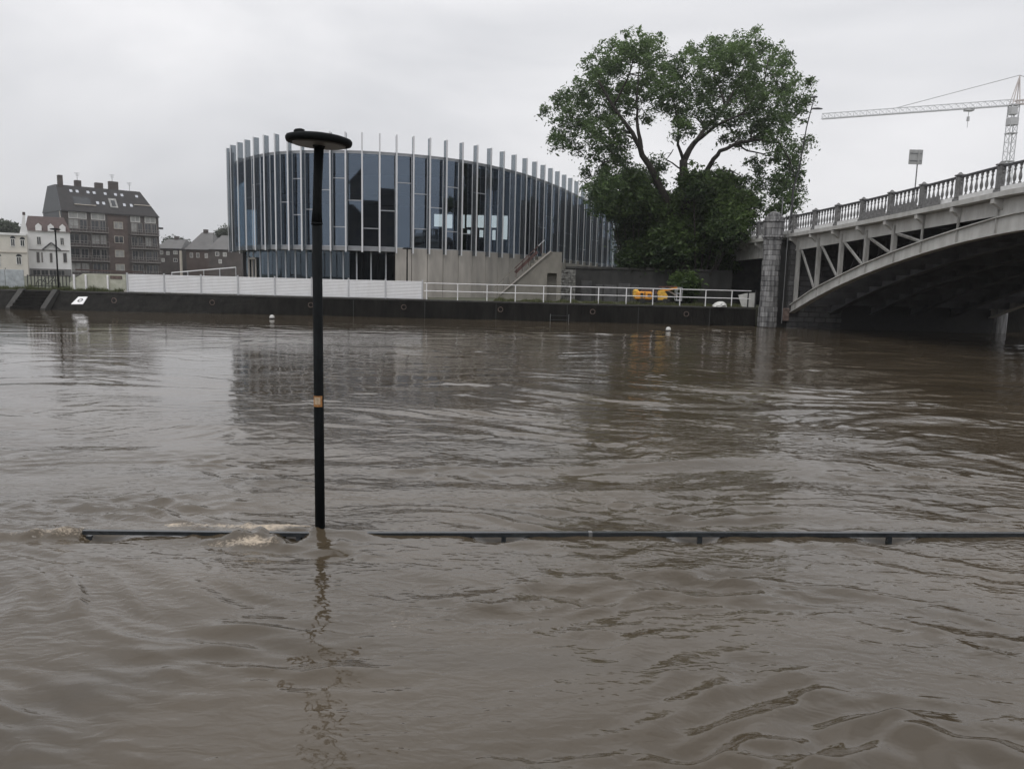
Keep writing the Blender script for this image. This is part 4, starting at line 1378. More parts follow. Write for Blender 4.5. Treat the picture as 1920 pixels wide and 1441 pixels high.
def tufts(cx, cy, cz, rx, ry, rz, ntuft, nleaf, tr, tint):
    P, T = [], []
    for _ in range(ntuft):
        d = RNG.normal(size=3); d /= np.linalg.norm(d)
        rr = RNG.uniform(0.25, 1.0) ** 0.5
        c = np.array([cx + d[0] * rx * rr, cy + d[1] * ry * rr, cz + d[2] * rz * rr])
        k = max(4, int(nleaf * RNG.uniform(0.6, 1.4)))
        s = tr * RNG.uniform(0.7, 1.3)
        q = RNG.normal(size=(k, 3)) * np.array([s, s, s * 0.62])
        q[:, 2] -= 0.25 * (q[:, 0] ** 2 + q[:, 1] ** 2) / max(s, .01)
        P.append(c + q)
        T.append(np.clip(tint + 0.16 * d[2] + RNG.normal(0, 0.16) + RNG.normal(0, 0.13, k), 0, 1))  # tufts high in a clump get lighter leaves, imitating light from above
    return P, T


TYD = 60.0
tree = thing('big_tree', 'big broad leafy tree with two domed crowns and dark forked limbs beside the bridge', 'tree', PY(1275, 545, TYD))
tree.location.z = QUAY_Z
to = tree.location.copy()
ppm = FOC / TYD
limbs = [
    ([(1276, 560), (1278, 500), (1281, 430), (1284, 360), (1283, 300)], 0.62, 0.30, 0.0, 0.0),
    ([(1277, 480), (1262, 405), (1236, 345), (1206, 290), (1186, 250), (1150, 200), (1122, 150)], 0.40, 0.07, 0.0, -3.0),
    ([(1200, 278), (1197, 235), (1195, 190), (1200, 120)], 0.17, 0.04, -1.4, 1.0),
    ([(1283, 302), (1300, 270), (1325, 240), (1360, 200), (1392, 140)], 0.27, 0.05, 0.0, 2.5),
    ([(1283, 305), (1272, 272), (1272, 235), (1262, 190)], 0.15, 0.04, 0.0, -2.0),
    ([(1302, 268), (1345, 235), (1392, 214), (1440, 200)], 0.15, 0.04, 0.2, -2.5),
    ([(1290, 400), (1318, 335), (1332, 305), (1352, 284), (1385, 266), (1420, 262), (1462, 268), (1480, 300)], 0.25, 0.05, 0.0, -3.0),
    ([(1380, 268), (1402, 283), (1432, 288), (1458, 282)], 0.08, 0.03, -1.2, -0.5),
    ([(1236, 345), (1190, 330), (1150, 290), (1100, 240), (1060, 210)], 0.18, 0.03, -0.5, 2.5),
    ([(1283, 320), (1250, 300), (1262, 280)], 0.07, 0.03, 0.0, 0.6),
    ([(1150, 200), (1180, 140), (1195, 90)], 0.09, 0.03, -2.2, -0.8),
    ([(1360, 200), (1345, 150), (1330, 100)], 0.10, 0.03, 1.6, 1.2),
    ([(1392, 214), (1430, 160), (1440, 110)], 0.09, 0.03, -1.0, -1.0),
]
tb = MB(); limb_pts = []
for (pp, r0, r1, d0, dd) in limbs:
    pts = []; n = len(pp)
    for i, (px, py) in enumerate(pp):
        f = i / (n - 1)
        Yd = TYD + d0 + dd * f
        pts.append(PY(px + random.uniform(-2, 2), py, Yd) - to)
    # resample and wobble
    fine = []
    for i in range(n - 1):
        for k in range(3):
            fine.append(pts[i].lerp(pts[i + 1], k / 3) + Vector((random.uniform(-.05, .05), random.uniform(-.05, .05), random.uniform(-.04, .04))) * (1 if (i or k) else 0))
    fine.append(pts[-1])
    rad = [r0 + (r1 - r0) * (k / (len(fine) - 1)) ** 0.8 for k in range(len(fine))]
    tb.tube(fine, rad, 9)
    limb_pts += [(p, r) for p, r in zip(fine, rad)]
clumps = [(1195, 82, 30), (1160, 105, 36), (1225, 98, 34), (1122, 118, 28), (1106, 152, 32), (1145, 150, 42), (1190, 132, 42), (1235, 140, 34),
          (1072, 180, 27), (1046, 192, 17), (1085, 215, 34), (1052, 236, 24), (1047, 266, 18), (1092, 252, 38), (1122, 200, 40), (1132, 250, 42), (1142, 288, 36), (1165, 200, 28), (1162, 262, 24),
          (1118, 318, 26), (1114, 352, 24), (1162, 318, 32), (1212, 312, 30), (1236, 305, 20), (1180, 175, 26), (1212, 215, 14), (1214, 178, 14),
          (1243, 168, 26), (1262, 138, 26), (1270, 176, 24), (1268, 212, 15), (1276, 243, 22), (1292, 218, 24), (1256, 200, 12),
          (1320, 98, 34), (1355, 84, 24), (1400, 78, 32), (1440, 98, 28), (1288, 112, 24), (1340, 125, 42), (1385, 120, 42), (1425, 140, 42), (1462, 122, 22), (1474, 150, 24), (1306, 150, 30),
          (1350, 168, 32), (1398, 176, 38), (1440, 190, 40), (1482, 172, 28), (1508, 182, 16), (1492, 206, 26), (1326, 200, 24), (1366, 214, 24), (1412, 220, 32), (1452, 230, 32), (1330, 232, 14),
          (1460, 260, 26), (1486, 285, 22), (1474, 320, 26), (1486, 350, 22), (1478, 380, 24), (1462, 358, 17), (1440, 392, 15), (1425, 372, 12), (1452, 340, 14), (1410, 355, 10), (1420, 318, 16), (1426, 342, 13), (1398, 332, 10), (1388, 258, 14), (1420, 248, 22), (1364, 254, 11),
          (1150, 345, 22), (1122, 384, 18), (1188, 342, 22), (1218, 345, 18), (1472, 300, 20), (1490, 320, 14), (1470, 342, 20), (1492, 372, 14), (1466, 388, 14), (1450, 300, 12), (1305, 180, 14), (1240, 195, 12),
          (1408, 300, 7), (1512, 262, 8), (1515, 150, 9), (1020, 205, 7)]
LP, LT = [], []
for (px, py, r) in clumps:
    dep = TYD + random.uniform(-5.0, 5.0) * (0.6 if r < 20 else 1)
    c = PY(px, py, dep) - to
    rm = r / FOC * dep * 0.95
    nt = max(4, int(5.4 * (r / 10) ** 1.75 * 0.62))
    P, T = tufts(c.x, c.y, c.z, rm, rm * 1.25, rm * 0.92, nt, 44, 0.25, 0.36 + 0.22 * max(0, (230 - py) / 180))  # upper clumps tinted lighter, painting the lit top of the crown
    LP += P; LT += T
    P, T = tufts(c.x, c.y, c.z, rm * 1.32, rm * 1.5, rm * 1.25, 2 + int(r / 9), 26, 0.15, 0.45)
    LP += P; LT += T
    # twigs to the clump
    for _ in range(2 if r > 20 else 1):
        tgt = c + Vector((random.uniform(-.5, .5), random.uniform(-.5, .5), random.uniform(-.4, .2))) * rm
        best = min(limb_pts, key=lambda q: (q[0] - tgt).length - 0.8 * q[1] + (3 if q[0].z > tgt.z + 0.5 else 0))
        if (best[0] - tgt).length > 4.2: continue
        st_ = best[0]; md = st_.lerp(tgt, 0.5) + Vector((random.uniform(-.3, .3), random.uniform(-.3, .3), 0.12 * (tgt - st_).length))
        rr = min(best[1] * 0.7, 0.075)
        tb.tube([st_, st_.lerp(md, 0.55), md, md.lerp(tgt, 0.55), tgt], [rr, rr * 0.85, rr * 0.65, rr * 0.4, 0.012], 5)
tb.build('trunk', MAT['bark'], tree, smooth=True)
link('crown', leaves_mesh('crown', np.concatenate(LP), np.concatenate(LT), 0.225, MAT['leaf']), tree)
print('tree leaves', sum(len(p) for p in LP))


def bush(name, label, cat, spots, Yd, m, base_px, tint=0.35, nleaf=30, dens=1.0, size=0.26, stems=True, group=None, spread=2.5, tr=0.28):
    bp_ = PY(base_px[0], base_px[1], Yd)
    t = thing(name, label, cat, (bp_.x, Yd, QUAY_Z), group=group)
    o = t.location.copy()
    P, T = [], []
    sm = MB()
    for (px, py, r) in spots:
        dep = Yd + random.uniform(-spread, spread)
        c = PY(px, py, dep) - o; rm = r / FOC * dep
        nt = max(3, int(dens * 6.0 * (r / 10) ** 1.75 * 0.62))
        tsp = tint + random.uniform(-0.16, 0.16)
        p_, t_ = tufts(c.x, c.y, c.z, rm, rm * 1.1, rm, nt, nleaf, tr, tsp)
        P += p_; T += t_
        p_, t_ = tufts(c.x, c.y, c.z, rm * 1.5, rm * 1.5, rm * 1.55, 4 + int(r / 4), 24, 0.2, tsp + 0.15)
        P += p_; T += t_
        sm.tube([(random.uniform(-.3, .3), random.uniform(-.3, .3), -0.1), Vector((c.x * 0.55, c.y * 0.55, c.z * 0.5)), c], [0.09, 0.06, 0.02], 6)
    sm.build('stem', MAT['bark'], t)
    link('foliage', leaves_mesh('foliage', np.concatenate(P), np.concatenate(T), size, m), t)
    return t


bush('dense_bush', 'dense dark green bush growing against the receding end of the glass building', 'bush',
     [(1200, 372, 34), (1165, 385, 26), (1135, 375, 16), (1190, 430, 36), (1225, 430, 38), (1190, 478, 28), (1215, 490, 38), (1240, 480, 34), (1135, 345, 16), (1185, 345, 24), (1225, 375, 28), (1215, 520, 24), (1180, 505, 18)], 61.5, MAT['leafdark'], (1195, 545), 0.22, dens=2.6, size=0.27, nleaf=52, tr=0.30)
bush('dense_bush', 'broad mid green bush filling the space beneath the big tree beside the bridge span', 'bush',
     [(1330, 345, 30), (1368, 352, 28), (1300, 340, 24), (1394, 382, 24), (1350, 388, 42), (1300, 395, 40), (1262, 400, 38), (1300, 445, 46), (1368, 420, 36), (1255, 455, 44), (1340, 450, 40), (1310, 500, 44), (1262, 505, 40), (1345, 485, 30), (1390, 405, 18), (1330, 520, 24), (1285, 530, 24)], 59.6, MAT['leafdark'], (1310, 545), 0.40, dens=2.6, size=0.27, nleaf=52, tr=0.30)

# ------------------------------------------------------------------ far-bank small things
# orange folded lift
OY = 53.6
mx0 = PY(1187, 560, OY); mx1 = PY(1275, 560, OY)
of = thing('boom_lift', 'orange and yellow compact boom lift parked behind the white railing', 'lift', (mx0.x, OY, QUAY_Z))
W_ = mx1.x - mx0.x
MB().bevbox(0.08, 1.28, -0.45, 0.45, 0.32, 0.88, 0.08).build('engine_cover', MAT['orange'], of)
MB().bevbox(0.0, 0.34, -0.40, 0.40, 0.40, 1.02, 0.10).build('counterweight', MAT['yellow'], of)
MB().bevbox(0.25, 2.5, -0.35, 0.35, 0.16, 0.33, 0.03).build('chassis', MAT['darkiron'], of)
MB().bevbox(0.55, 1.45, -0.30, 0.30, 0.885, 0.99, 0.03).build('hood', MAT['red'], of)
MB().prism([(1.66, 0.34), (2.26, 0.34), (2.34, 0.62), (2.05, 1.02), (1.80, 0.98), (1.66, 0.7)], 'y', -0.35, 0.35).build('turret', MAT['yellow'], of)
MB().bar((1.9, -0.12, 0.95), (3.02, -0.12, 1.18), 0.12, 0.13).build('lower_boom', MAT['orange'], of)
MB().bar((2.0, 0.12, 1.20), (3.10, 0.12, 0.62), 0.10, 0.11).build('upper_boom', MAT['trim'], of)
MB().bar((1.75, 0.0, 1.22), (3.0, 0.0, 1.26), 0.09, 0.09).build('upper_boom', MAT['red'], of)
for (x0, x1, z0, z1, m_) in ((0.42, 0.62, 0.48, 0.78, 'darkiron'), (0.70, 0.76, 0.36, 0.86, 'rust'), (0.92, 1.16, 0.50, 0.72, 'red'), (1.34, 1.60, 0.34, 0.74, 'darkiron'), (1.42, 1.58, 0.74, 0.92, 'red')):
    MB().bevbox(x0, x1, -0.47, -0.30, z0, z1, 0.02).build('side_panel', MAT[m_], of)
bk = MB()
for x in (2.95, 3.3):
    for y in (-0.3, 0.3): bk.bar((x, y, 0.35), (x, y, 1.2), 0.04, 0.04)
for z in (0.35, 0.8, 1.2):
    bk.bar((2.95, -0.3, z), (3.3, -0.3, z), 0.04, 0.04); bk.bar((2.95, 0.3, z), (3.3, 0.3, z), 0.04, 0.04)
bk.box(2.93, 3.32, -0.32, 0.32, 0.30, 0.34)
bk.build('basket', MAT['hoardpost'], of)
for x in (0.55, 2.15):
    for y in (-0.42, 0.42):
        wv = MB()
        rings = [[(x + r * math.cos(a), y + yy, 0.22 + r * math.sin(a)) for a in [k * math.pi / 7 for k in range(14)]] for r, yy in ((0.14, -0.09), (0.22, -0.07), (0.22, 0.07), (0.14, 0.09))]
        wv.loft(rings).build('wheel', MAT['tyre'], of)


def lump(name, label, cat, px0, px1, ytop, Yd, m, seed):
    g_ = random.Random(seed)
    A, B_ = PY(px0, 570, Yd), PY(px1, 570, Yd)
    h = PY((px0 + px1) / 2, ytop, Yd).z - QUAY_Z
    t = thing(name, label, cat, ((A.x + B_.x) / 2, Yd, QUAY_Z))
    hw_ = (B_.x - A.x) / 2
    n = 18; rings = []
    for k in range(7):
        f = k / 6
        rings.append([(hw_ * math.cos(a) * math.cos(f * 1.5) * g_.uniform(0.88, 1.1) + 0.12 * f, 0.45 * math.sin(a) * math.cos(f * 1.5) * g_.uniform(0.85, 1.1), h * math.sin(f * 1.57) * g_.uniform(0.93, 1.05)) for a in [2 * math.pi * i / n for i in range(n)]])
    MB().loft(rings).build('sheet', m, t)
    MB().tube([(-hw_ * 0.7, -0.42, 0.04), (0, -0.5, h * 0.35), (hw_ * 0.7, -0.4, 0.05)], 0.02, 6).build('rope', MAT['darkiron'], t)


lump('plastic_sheet', 'crumpled white plastic sheet lying on the quay below the railing', 'sheet', 1336, 1362, 565, 52.1, MAT['tarp'], 3)
# pale slab leaning beside the pier
A, B_ = PY(1384, 560, 53.0), PY(1416, 560, 53.0)
pt = thing('pale_board', 'pale board leaning by the bridge pier behind dark posts', 'board', ((A.x + B_.x) / 2, 53.0, QUAY_Z))
hw_ = (B_.x - A.x) / 2
MB().prism([(-hw_ * 0.55, 0.02), (hw_, 0.0), (hw_, 0.98), (-hw_ * 0.2, 0.92), (-hw_, 0.80)], 'y', -0.03, 0.03).build('board', MAT['tarp'], pt)
MB().bar((hw_ * 0.3, 0.06, 0), (hw_ * 0.3, 0.5, 0.02), 0.05, 0.05).bar((hw_ * 0.3, 0.06, 0.8), (hw_ * 0.3, 0.5, 0.04), 0.05, 0.05).build('prop', MAT['darkiron'], pt)

# pale low wall with weeds and posts, left of the hoarding
gx0, gx1 = PY(131, 530, 53).x, PY(236, 530, 53).x
gw = thing('garden_wall', 'pale lichen stained low wall with white posts left of the hoarding', 'wall', (gx0, 53.0, QUAY_Z))
Wg = gx1 - gx0
MB().prism([(0, -0.05), (Wg, -0.05), (Wg, 1.18), (0.95, 1.18), (0.55, 0.95), (0, 0.55)], 'y', 0, 0.22).build('wall_panel', MAT['palegreen'], gw)
for px in (140, 162, 203):
    x = PY(px, 530, 53).x - gx0
    MB().bevbox(x - 0.06, x + 0.06, -0.10, -0.005, 0, 1.1, 0.015).build('post', MAT['white'], gw)
MB().box(PY(207, 520, 53).x - gx0, PY(229, 520, 53).x - gx0, -0.035, -0.003, 0.86, 1.08).build('name_board', MAT['rust'], gw)
MB().bar((0.2, 0.4, 1.42), (Wg + 1, 0.4, 1.36), 0.05, 0.10).build('back_rail', MAT['tile'], gw)
# blue grey sheeted fence at far left
bx0, bx1 = PY(-60, 530, 55).x, PY(46, 530, 55).x
bf = thing('sheeted_fence', 'blue grey sheeted fence in front of the cream house', 'fence', (bx0, 55.0, QUAY_Z))
nb = 3
for k in range(nb):
    x0 = (bx1 - bx0) * k / nb; x1 = (bx1 - bx0) * (k + 1) / nb
    MB().bevbox(x0 + 0.02, x1 - 0.02, -0.03, 0.03, 0.05, 1.32, 0.015).build('panel', MAT['bluegrey'], bf)
    MB().tube([(x0, 0.06, 0), (x0, 0.06, 1.42)], 0.03, 6).build('post', MAT['pole'], bf)
# dark iron railing between, at the head of the steps
ix0, ix1 = PY(52, 530, 53.3).x, PY(131, 530, 53.3).x
ir = thing('iron_railing', 'dark iron railing at the head of the landing steps', 'railing', (ix0, 53.3, QUAY_Z))
n_b = 13
for k in range(n_b):
    x = (ix1 - ix0) * k / (n_b - 1)
    MB().bar((x, 0, 0), (x, 0, 1.0), 0.045, 0.045).build('upright', MAT['darkiron'], ir)
for z in (0.25, 0.95):
    MB().bar((0, 0, z), (ix1 - ix0, 0, z), 0.04, 0.05, ).build('rail', MAT['darkiron'], ir)
# dark bicycle like clutter: parked bicycles behind that railing
bw_ = thing('bicycle', 'dark bicycle leaning on the iron railing above the steps', 'bicycle', (ix0 + 1.15, 53.75, QUAY_Z))
for x in (-0.52, 0.52):
    m_ = MB()
    pts = [(x + 0.33 * math.cos(a), 0, 0.34 + 0.33 * math.sin(a)) for a in [2 * math.pi * k / 16 for k in range(17)]]
    m_.tube(pts, 0.022, 5).build('wheel', MAT['tyre'], bw_)
fr_ = MB()
for a, b in (((-0.52, 0.34), (-0.1, 0.36)), ((-0.52, 0.34), (-0.2, 0.82)), ((-0.1, 0.36), (-0.22, 0.9)), ((-0.1, 0.36), (0.38, 0.84)), ((-0.2, 0.82), (0.36, 0.88)), ((0.52, 0.34), (0.36, 0.98))):
    fr_.tube([(a[0], 0, a[1]), (b[0], 0, b[1])], 0.02, 6)
fr_.build('frame', MAT['darkiron'], bw_)
MB().bevbox(-0.34, -0.1, -0.06, 0.06, 0.9, 0.95, 0.015).build('saddle', MAT['tyre'], bw_)
MB().tube([(0.36, -0.25, 1.0), (0.36, 0.25, 1.0)], 0.016, 6).build('handlebar', MAT['darkiron'], bw_)

# white ramp railing behind the hoarding
r0_, r1_ = PY(322, 511, 60), PY(442, 501, 60)
rr_ = thing('ramp_railing', 'white sloping ramp handrail behind the hoarding left of the glass building', 'railing', (r0_.x, 60, QUAY_Z))
q1 = r1_ - rr_.location; q0_ = r0_ - rr_.location
for k in range(5):
    p = q0_.lerp(q1, k / 4)
    MB().bar((p.x, p.y, 0), p, 0.05, 0.05).build('post', MAT['hoardpost'], rr_)
MB().bar(q0_, q1, 0.06, 0.075).build('handrail', MAT['white'], rr_)
MB().prism([(q0_.x, 0), (q1.x, 0), (q1.x, q1.z - 0.9), (q0_.x, q0_.z - 0.9)], 'y', 0.2, 0.5).build('ramp_wall', MAT['greyroof'], rr_)

# grass and weeds along the quay edge
def grass_patch(name, label, x0, x1, y0, y1, n, hgt, seed, tint=0.5):
    g_ = np.random.default_rng(seed)
    cx = g_.uniform(x0, x1, n); cy = g_.uniform(y0, y1, n)
    clump_ = 0.55 + 0.45 * np.sin(cx * 2.3 + seed) * np.sin(cx * 5.1)
    h = hgt * g_.uniform(0.4, 1.2, n) * np.clip(clump_, 0.15, 1)
    lean = g_.normal(0, 0.35, (n, 2)) * h[:, None]
    wv = 0.018
    a = g_.uniform(0, np.pi, n)
    dx, dy = np.cos(a) * wv, np.sin(a) * wv
    v = np.stack([np.stack([cx - dx, cy - dy, np.full(n, QUAY_Z - 0.03)], 1), np.stack([cx + dx, cy + dy, np.full(n, QUAY_Z - 0.03)], 1),
                  np.stack([cx + lean[:, 0], cy + lean[:, 1], QUAY_Z + h], 1)], 1).reshape(-1, 3)
    me = bpy.data.meshes.new(name)
    me.from_pydata(v.tolist(), [], [(3 * i, 3 * i + 1, 3 * i + 2) for i in range(n)])
    at = me.attributes.new('tint', 'FLOAT', 'POINT')
    at.data.foreach_set('value', np.repeat(np.clip(tint + g_.normal(0, 0.25, n), 0, 1), 3).astype(np.float32))
    me.materials.append(MAT['grass'])
    tag(link(name, me), label, 'grass', kind='stuff')


grass_patch('grass', 'rough grass growing along the quay edge under the white railing', PY(925, 560, 52.2).x, PY(1395, 560, 52.2).x, 52.12, 54.2, 9000, 0.30, 4)
grass_patch('weeds', 'weeds growing at the foot of the pale garden wall', gx0 - 4.5, gx1, 52.12, 52.95, 4200, 0.42, 8, 0.3)


# ------------------------------------------------------------------ far houses
class House:
    """local frame: u along the front, v back, z up"""
    def __init__(s, name, label, p_left, du, L_, D, z0=QUAY_Z):
        s.t = thing(name, label, 'house' if 'house' in name else 'building', (p_left.x, p_left.y, z0), math.atan2(du.y, du.x))
        s.L, s.D = L_, D

    def window(s, u0, u1, z0, z1, pane='pane', frame='winframe', fw=0.10, arched=False, mull=True):
        m_ = MB()
        m_.box(u0, u0 + fw, -0.08, 0.02, z0, z1).box(u1 - fw, u1, -0.08, 0.02, z0, z1).box(u0 + fw, u1 - fw, -0.08, 0.02, z1 - fw, z1).box(u0 + fw, u1 - fw, -0.08, 0.02, z0, z0 + fw)
        if mull: m_.box((u0 + u1) / 2 - fw / 3, (u0 + u1) / 2 + fw / 3, -0.07, 0.0, z0 + fw, z1 - fw)
        w_ = m_.build('window', MAT[frame], s.t)
        MB().box(u0 + fw, u1 - fw, -0.03, 0.01, z0 + fw, z1 - fw).build('pane', MAT[pane], w_)
        return w_


# apartment block
AL = Vector((-85.9, 148, 0)); adir = Vector((0.72, 0.694, 0)).normalized()
ab = House('apartment_block', 'dark brown brick apartment block with steep slate roof and skylights', AL, adir, 17.6, 13)
Hh = 12.2; RZ = 17.3
MB().box(0, 17.6, 0, 13, 0, Hh - 0.004).build('wall', MAT['brick'], ab.t)
roof = MB()
roof.add([(-0.1, -0.3, Hh), (17.7, -0.3, Hh), (17.7, 13.3, Hh), (-0.1, 13.3, Hh), (0.15, 3.6, RZ), (15.4, 3.6, RZ), (15.4, 9.4, RZ), (0.15, 9.4, RZ)],
         [(0, 1, 5, 4), (1, 2, 6, 5), (2, 3, 7, 6), (4, 5, 6, 7), (3, 2, 1, 0)])
rf = roof.build('roof', MAT['slate'], ab.t)
MB().add([(-0.1, -0.3, Hh), (0.15, 3.6, RZ), (0.15, 9.4, RZ), (-0.1, 13.3, Hh), (-0.25, -0.3, Hh), (-0.0, 3.6, RZ), (-0.0, 9.4, RZ), (-0.25, 13.3, Hh), ], [(4, 5, 6, 7), (0, 3, 2, 1), (0, 1, 5, 4), (1, 2, 6, 5), (2, 3, 7, 6), (3, 0, 4, 7)]).build('slate_gable', MAT['slatepale'], ab.t)
MB().box(-0.15, -0.03, -0.05, 13.05, 0, Hh - 0.02).build('slate_gable', MAT['slatepale'], ab.t)
MB().bar((-0.2, -0.38, Hh - 2.8), (0.12, 2.2, Hh + 2.9), 0.35, 0.2).build('verge', MAT['trim'], ab.t)
for (u, v, wv, h) in ((0.5, 3.2, 0.8, 1.8), (3.6, 4, 1.1, 1.2), (7.2, 3.9, 1.4, 1.1), (9.7, 3.8, 1.7, 1.6)):
    MB().bevbox(u, u + wv, v, v + 1.0, RZ - 0.8, RZ + h, 0.05).build('chimney', MAT['brick'], rf)


def on_roof(u0, u1, f0, f1, m, name='skylight', lift=0.05):
    def pt(u, f): return Vector((u, -0.3 + 3.9 * f, Hh + (RZ - Hh) * f))
    nr = Vector((0, -(RZ - Hh), 3.9)).normalized()
    q = [pt(u0, f0), pt(u1, f0), pt(u1, f1), pt(u0, f1)]
    return slab_quad(q, nr, lift).build(name, m, rf)


for u in (2.2, 3.3, 5.2, 6.3, 8.3, 10.2, 11.4, 14.2):
    on_roof(u, u + 0.5, 0.74, 0.84, MAT['skylight'])
for u in (6.4, 7.5, 11.3, 12.6):
    on_roof(u, u + 0.5, 0.34, 0.45, MAT['skylight'])
dw = on_roof(8.8, 10.2, 0.24, 0.60, MAT['paneshade'], 'dormer_window', 0.15)
on_roof(9.15, 9.85, 0.30, 0.52, MAT['pane'], 'dormer_pane', 0.2)
on_roof(2.4, 5.4, 0.28, 0.58, MAT['pane'], 'roof_terrace', 0.06)
on_roof(2.4, 6.2, 0.25, 0.27, MAT['trim'], 'terrace_rail', 0.2)
on_roof(13.4, 16.6, 0.41, 0.43, MAT['trim'], 'terrace_rail', 0.2)
zz = [0.2, 2.95, 5.7, 8.45]
MB().box(7.9, 11.6, -0.10, 0.2, 0, Hh - 0.1).build('brick_bay', MAT['redbrick'], ab.t)
for fi, z in enumerate(zz):
    for (ua, ub) in ((1.0, 4.3), (4.9, 7.6), (12.2, 14.4), (14.8, 17.2)):
        ab.window(ua, ua + (ub - ua) * 0.55, z + 0.5, z + 2.35, random.choice(['pane', 'pane', 'paneshade']), 'balrail', 0.12)
        ab.window(ua + (ub - ua) * 0.58, ub, z + 0.5, z + 2.35, random.choice(['pane', 'pane', 'pane', 'paneshade']), 'balrail', 0.12)
        bal = MB().box(ua - 0.2, ub + 0.2, -1.0, -0.085, z - 0.1, z + 0.06).build('balcony', MAT['balrail'], ab.t)
        m_ = MB()
        m_.box(ua - 0.2, ub + 0.2, -1.0, -0.94, z + 0.95, z + 1.03)
        for k in range(7):
            x = ua - 0.2 + (ub - ua + 0.34) * k / 6
            m_.box(x, x + 0.05, -0.99, -0.94, z + 0.06, z + 0.95)
        m_.build('balcony_rail', MAT['balrail'], bal)
    wx_ = ab.window(9.0, 10.7, z + 0.9, z + 2.3, random.choice(['pane', 'paneshade']), 'trim')
    wx_.location = (0, -0.11, 0)
# top floor windows in the eaves
for (ua, ub) in ((1.1, 4.2), (5.0, 7.5), (9.0, 11.2), (12.2, 14.0), (14.9, 17.0)):
    ab.window(ua, ub, 10.9, 12.1, 'paneshade', 'winframe', 0.1)
MB().box(-0.1, 17.7, -0.34, -0.09, Hh - 0.12, Hh + 0.1).build('gutter', MAT['slate'], ab.t)
MB().box(17.6, 19.2, 2, 2.3, 9.9, 10.3).build('side_bracket', MAT['darkiron'], ab.t)

for (u, v, h) in ((4.1, 4.4, 2.6), (10.4, 4.3, 2.9), (14.0, 5.5, 1.8)):
    m_ = MB().bar((u, v, RZ - 0.2), (u, v, RZ + h), 0.06, 0.06)
    for k in range(3): m_.bar((u - 0.5 + 0.1 * k, v, RZ + h - 0.25 * k), (u + 0.5 - 0.1 * k, v, RZ + h - 0.25 * k), 0.04, 0.04)
    m_.build('aerial', MAT['darkiron'], rf)
# white house and cream house
HY = 135.0


def hp(px, py, Y=HY): return PY(px, py, Y)


HDIR = Vector((0.87, 0.49, 0)).normalized()


def on_front(h, px, py):
    # where the sight line meets the facade plane: distance along the front and height
    d = ray(px, py)
    n2 = Vector((HDIR.y, -HDIR.x, 0))
    t = (h.A.dot(n2)) / Vector((d.x, d.y, 0)).dot(n2)
    p = Vector((d.x * t, d.y * t, 0))
    return (p - h.A).dot(HDIR), CAM_Z + d.z * t - QUAY_Z


def front_house(name, label, px0, px1, py_eave, depth, m_wall, Y=HY):
    A = PY(px0, 500, Y); A.z = 0
    h = House(name, label, A, HDIR, 1, depth)
    h.A = A; h.Y = Y
    h.L = on_front(h, px1, 500)[0]
    h.ez = on_front(h, (px0 + px1) / 2, py_eave)[1]
    MB().box(0, h.L, 0, depth, 0, h.ez).build('wall', MAT[m_wall], h.t)
    return h


def win_px(h, px0, px1, py0, py1, **k):
    a = on_front(h, px0, py0); b = on_front(h, px1, py1); a2 = on_front(h, px0, py1)
    return h.window(a[0], b[0], a2[1], a[1], **k)


wh = front_house('white_house', 'white rendered house with red brown tiled roof and grey ground floor', 53, 134, 434, 7, 'render_w', 132)
L_ = wh.L
ridge = on_front(wh, 85, 404)[1]
rfw = MB().add([(-0.2, -0.3, wh.ez), (L_ + 0.2, -0.3, wh.ez), (L_ + 0.2, 7.3, wh.ez), (-0.2, 7.3, wh.ez), (0.2, 3.5, ridge), (L_ - 0.8, 3.5, ridge)],
               [(0, 1, 5, 4), (2, 3, 4, 5), (1, 2, 5), (3, 0, 4), (3, 2, 1, 0)]).build('roof', MAT['tile'], wh.t)
for px in (72, 95, 117):
    c = on_front(wh, px, 425)[0]
    MB().prism([(c - 0.45, wh.ez - 0.1), (c + 0.45, wh.ez - 0.1), (c + 0.45, wh.ez + 0.9), (c, wh.ez + 1.35), (c - 0.45, wh.ez + 0.9)], 'y', -0.2, 1.8).build('dormer', MAT['render_w'], rfw)
for (a, b, c, d) in ((68, 78, 443, 459), (112, 121, 445, 460)):
    win_px(wh, a, b, c, d)
for (a, b, c, d) in ((68, 75, 472, 492), (77, 81, 473, 492), (93, 99, 474, 492), (118, 126, 474, 492)):
    win_px(wh, a, b, c, d, pane='pane', frame='balrail')
cx_, cz = on_front(wh, 96, 455)
for s in (-1, 1):
    MB().bar((cx_, -0.25, cz), (cx_ + s * 1.35, -0.25, cz - 1.25), 0.25, 0.22).build('gable_board', MAT['darkiron'], wh.t)
MB().box(0.3, L_ - 0.2, -0.12, -0.003, on_front(wh, 90, 469)[1] - 0.1, on_front(wh, 90, 469)[1] + 0.08).build('string_course', MAT['balrail'], wh.t)
MB().box(0.2, L_ - 0.05, -0.25, -0.004, 0, on_front(wh, 90, 504)[1]).build('ground_floor', MAT['greyroof'], wh.t)
for k in range(4):
    x = 0.6 + k * (L_ - 1.6) / 4
    wd = wh.window(x, x + 1.2, 0.1, 0.95 if on_front(wh, 90, 504)[1] < 1.2 else 1.1, 'pane', 'balrail', 0.1)
    wd.location = (0, -0.28, 0)

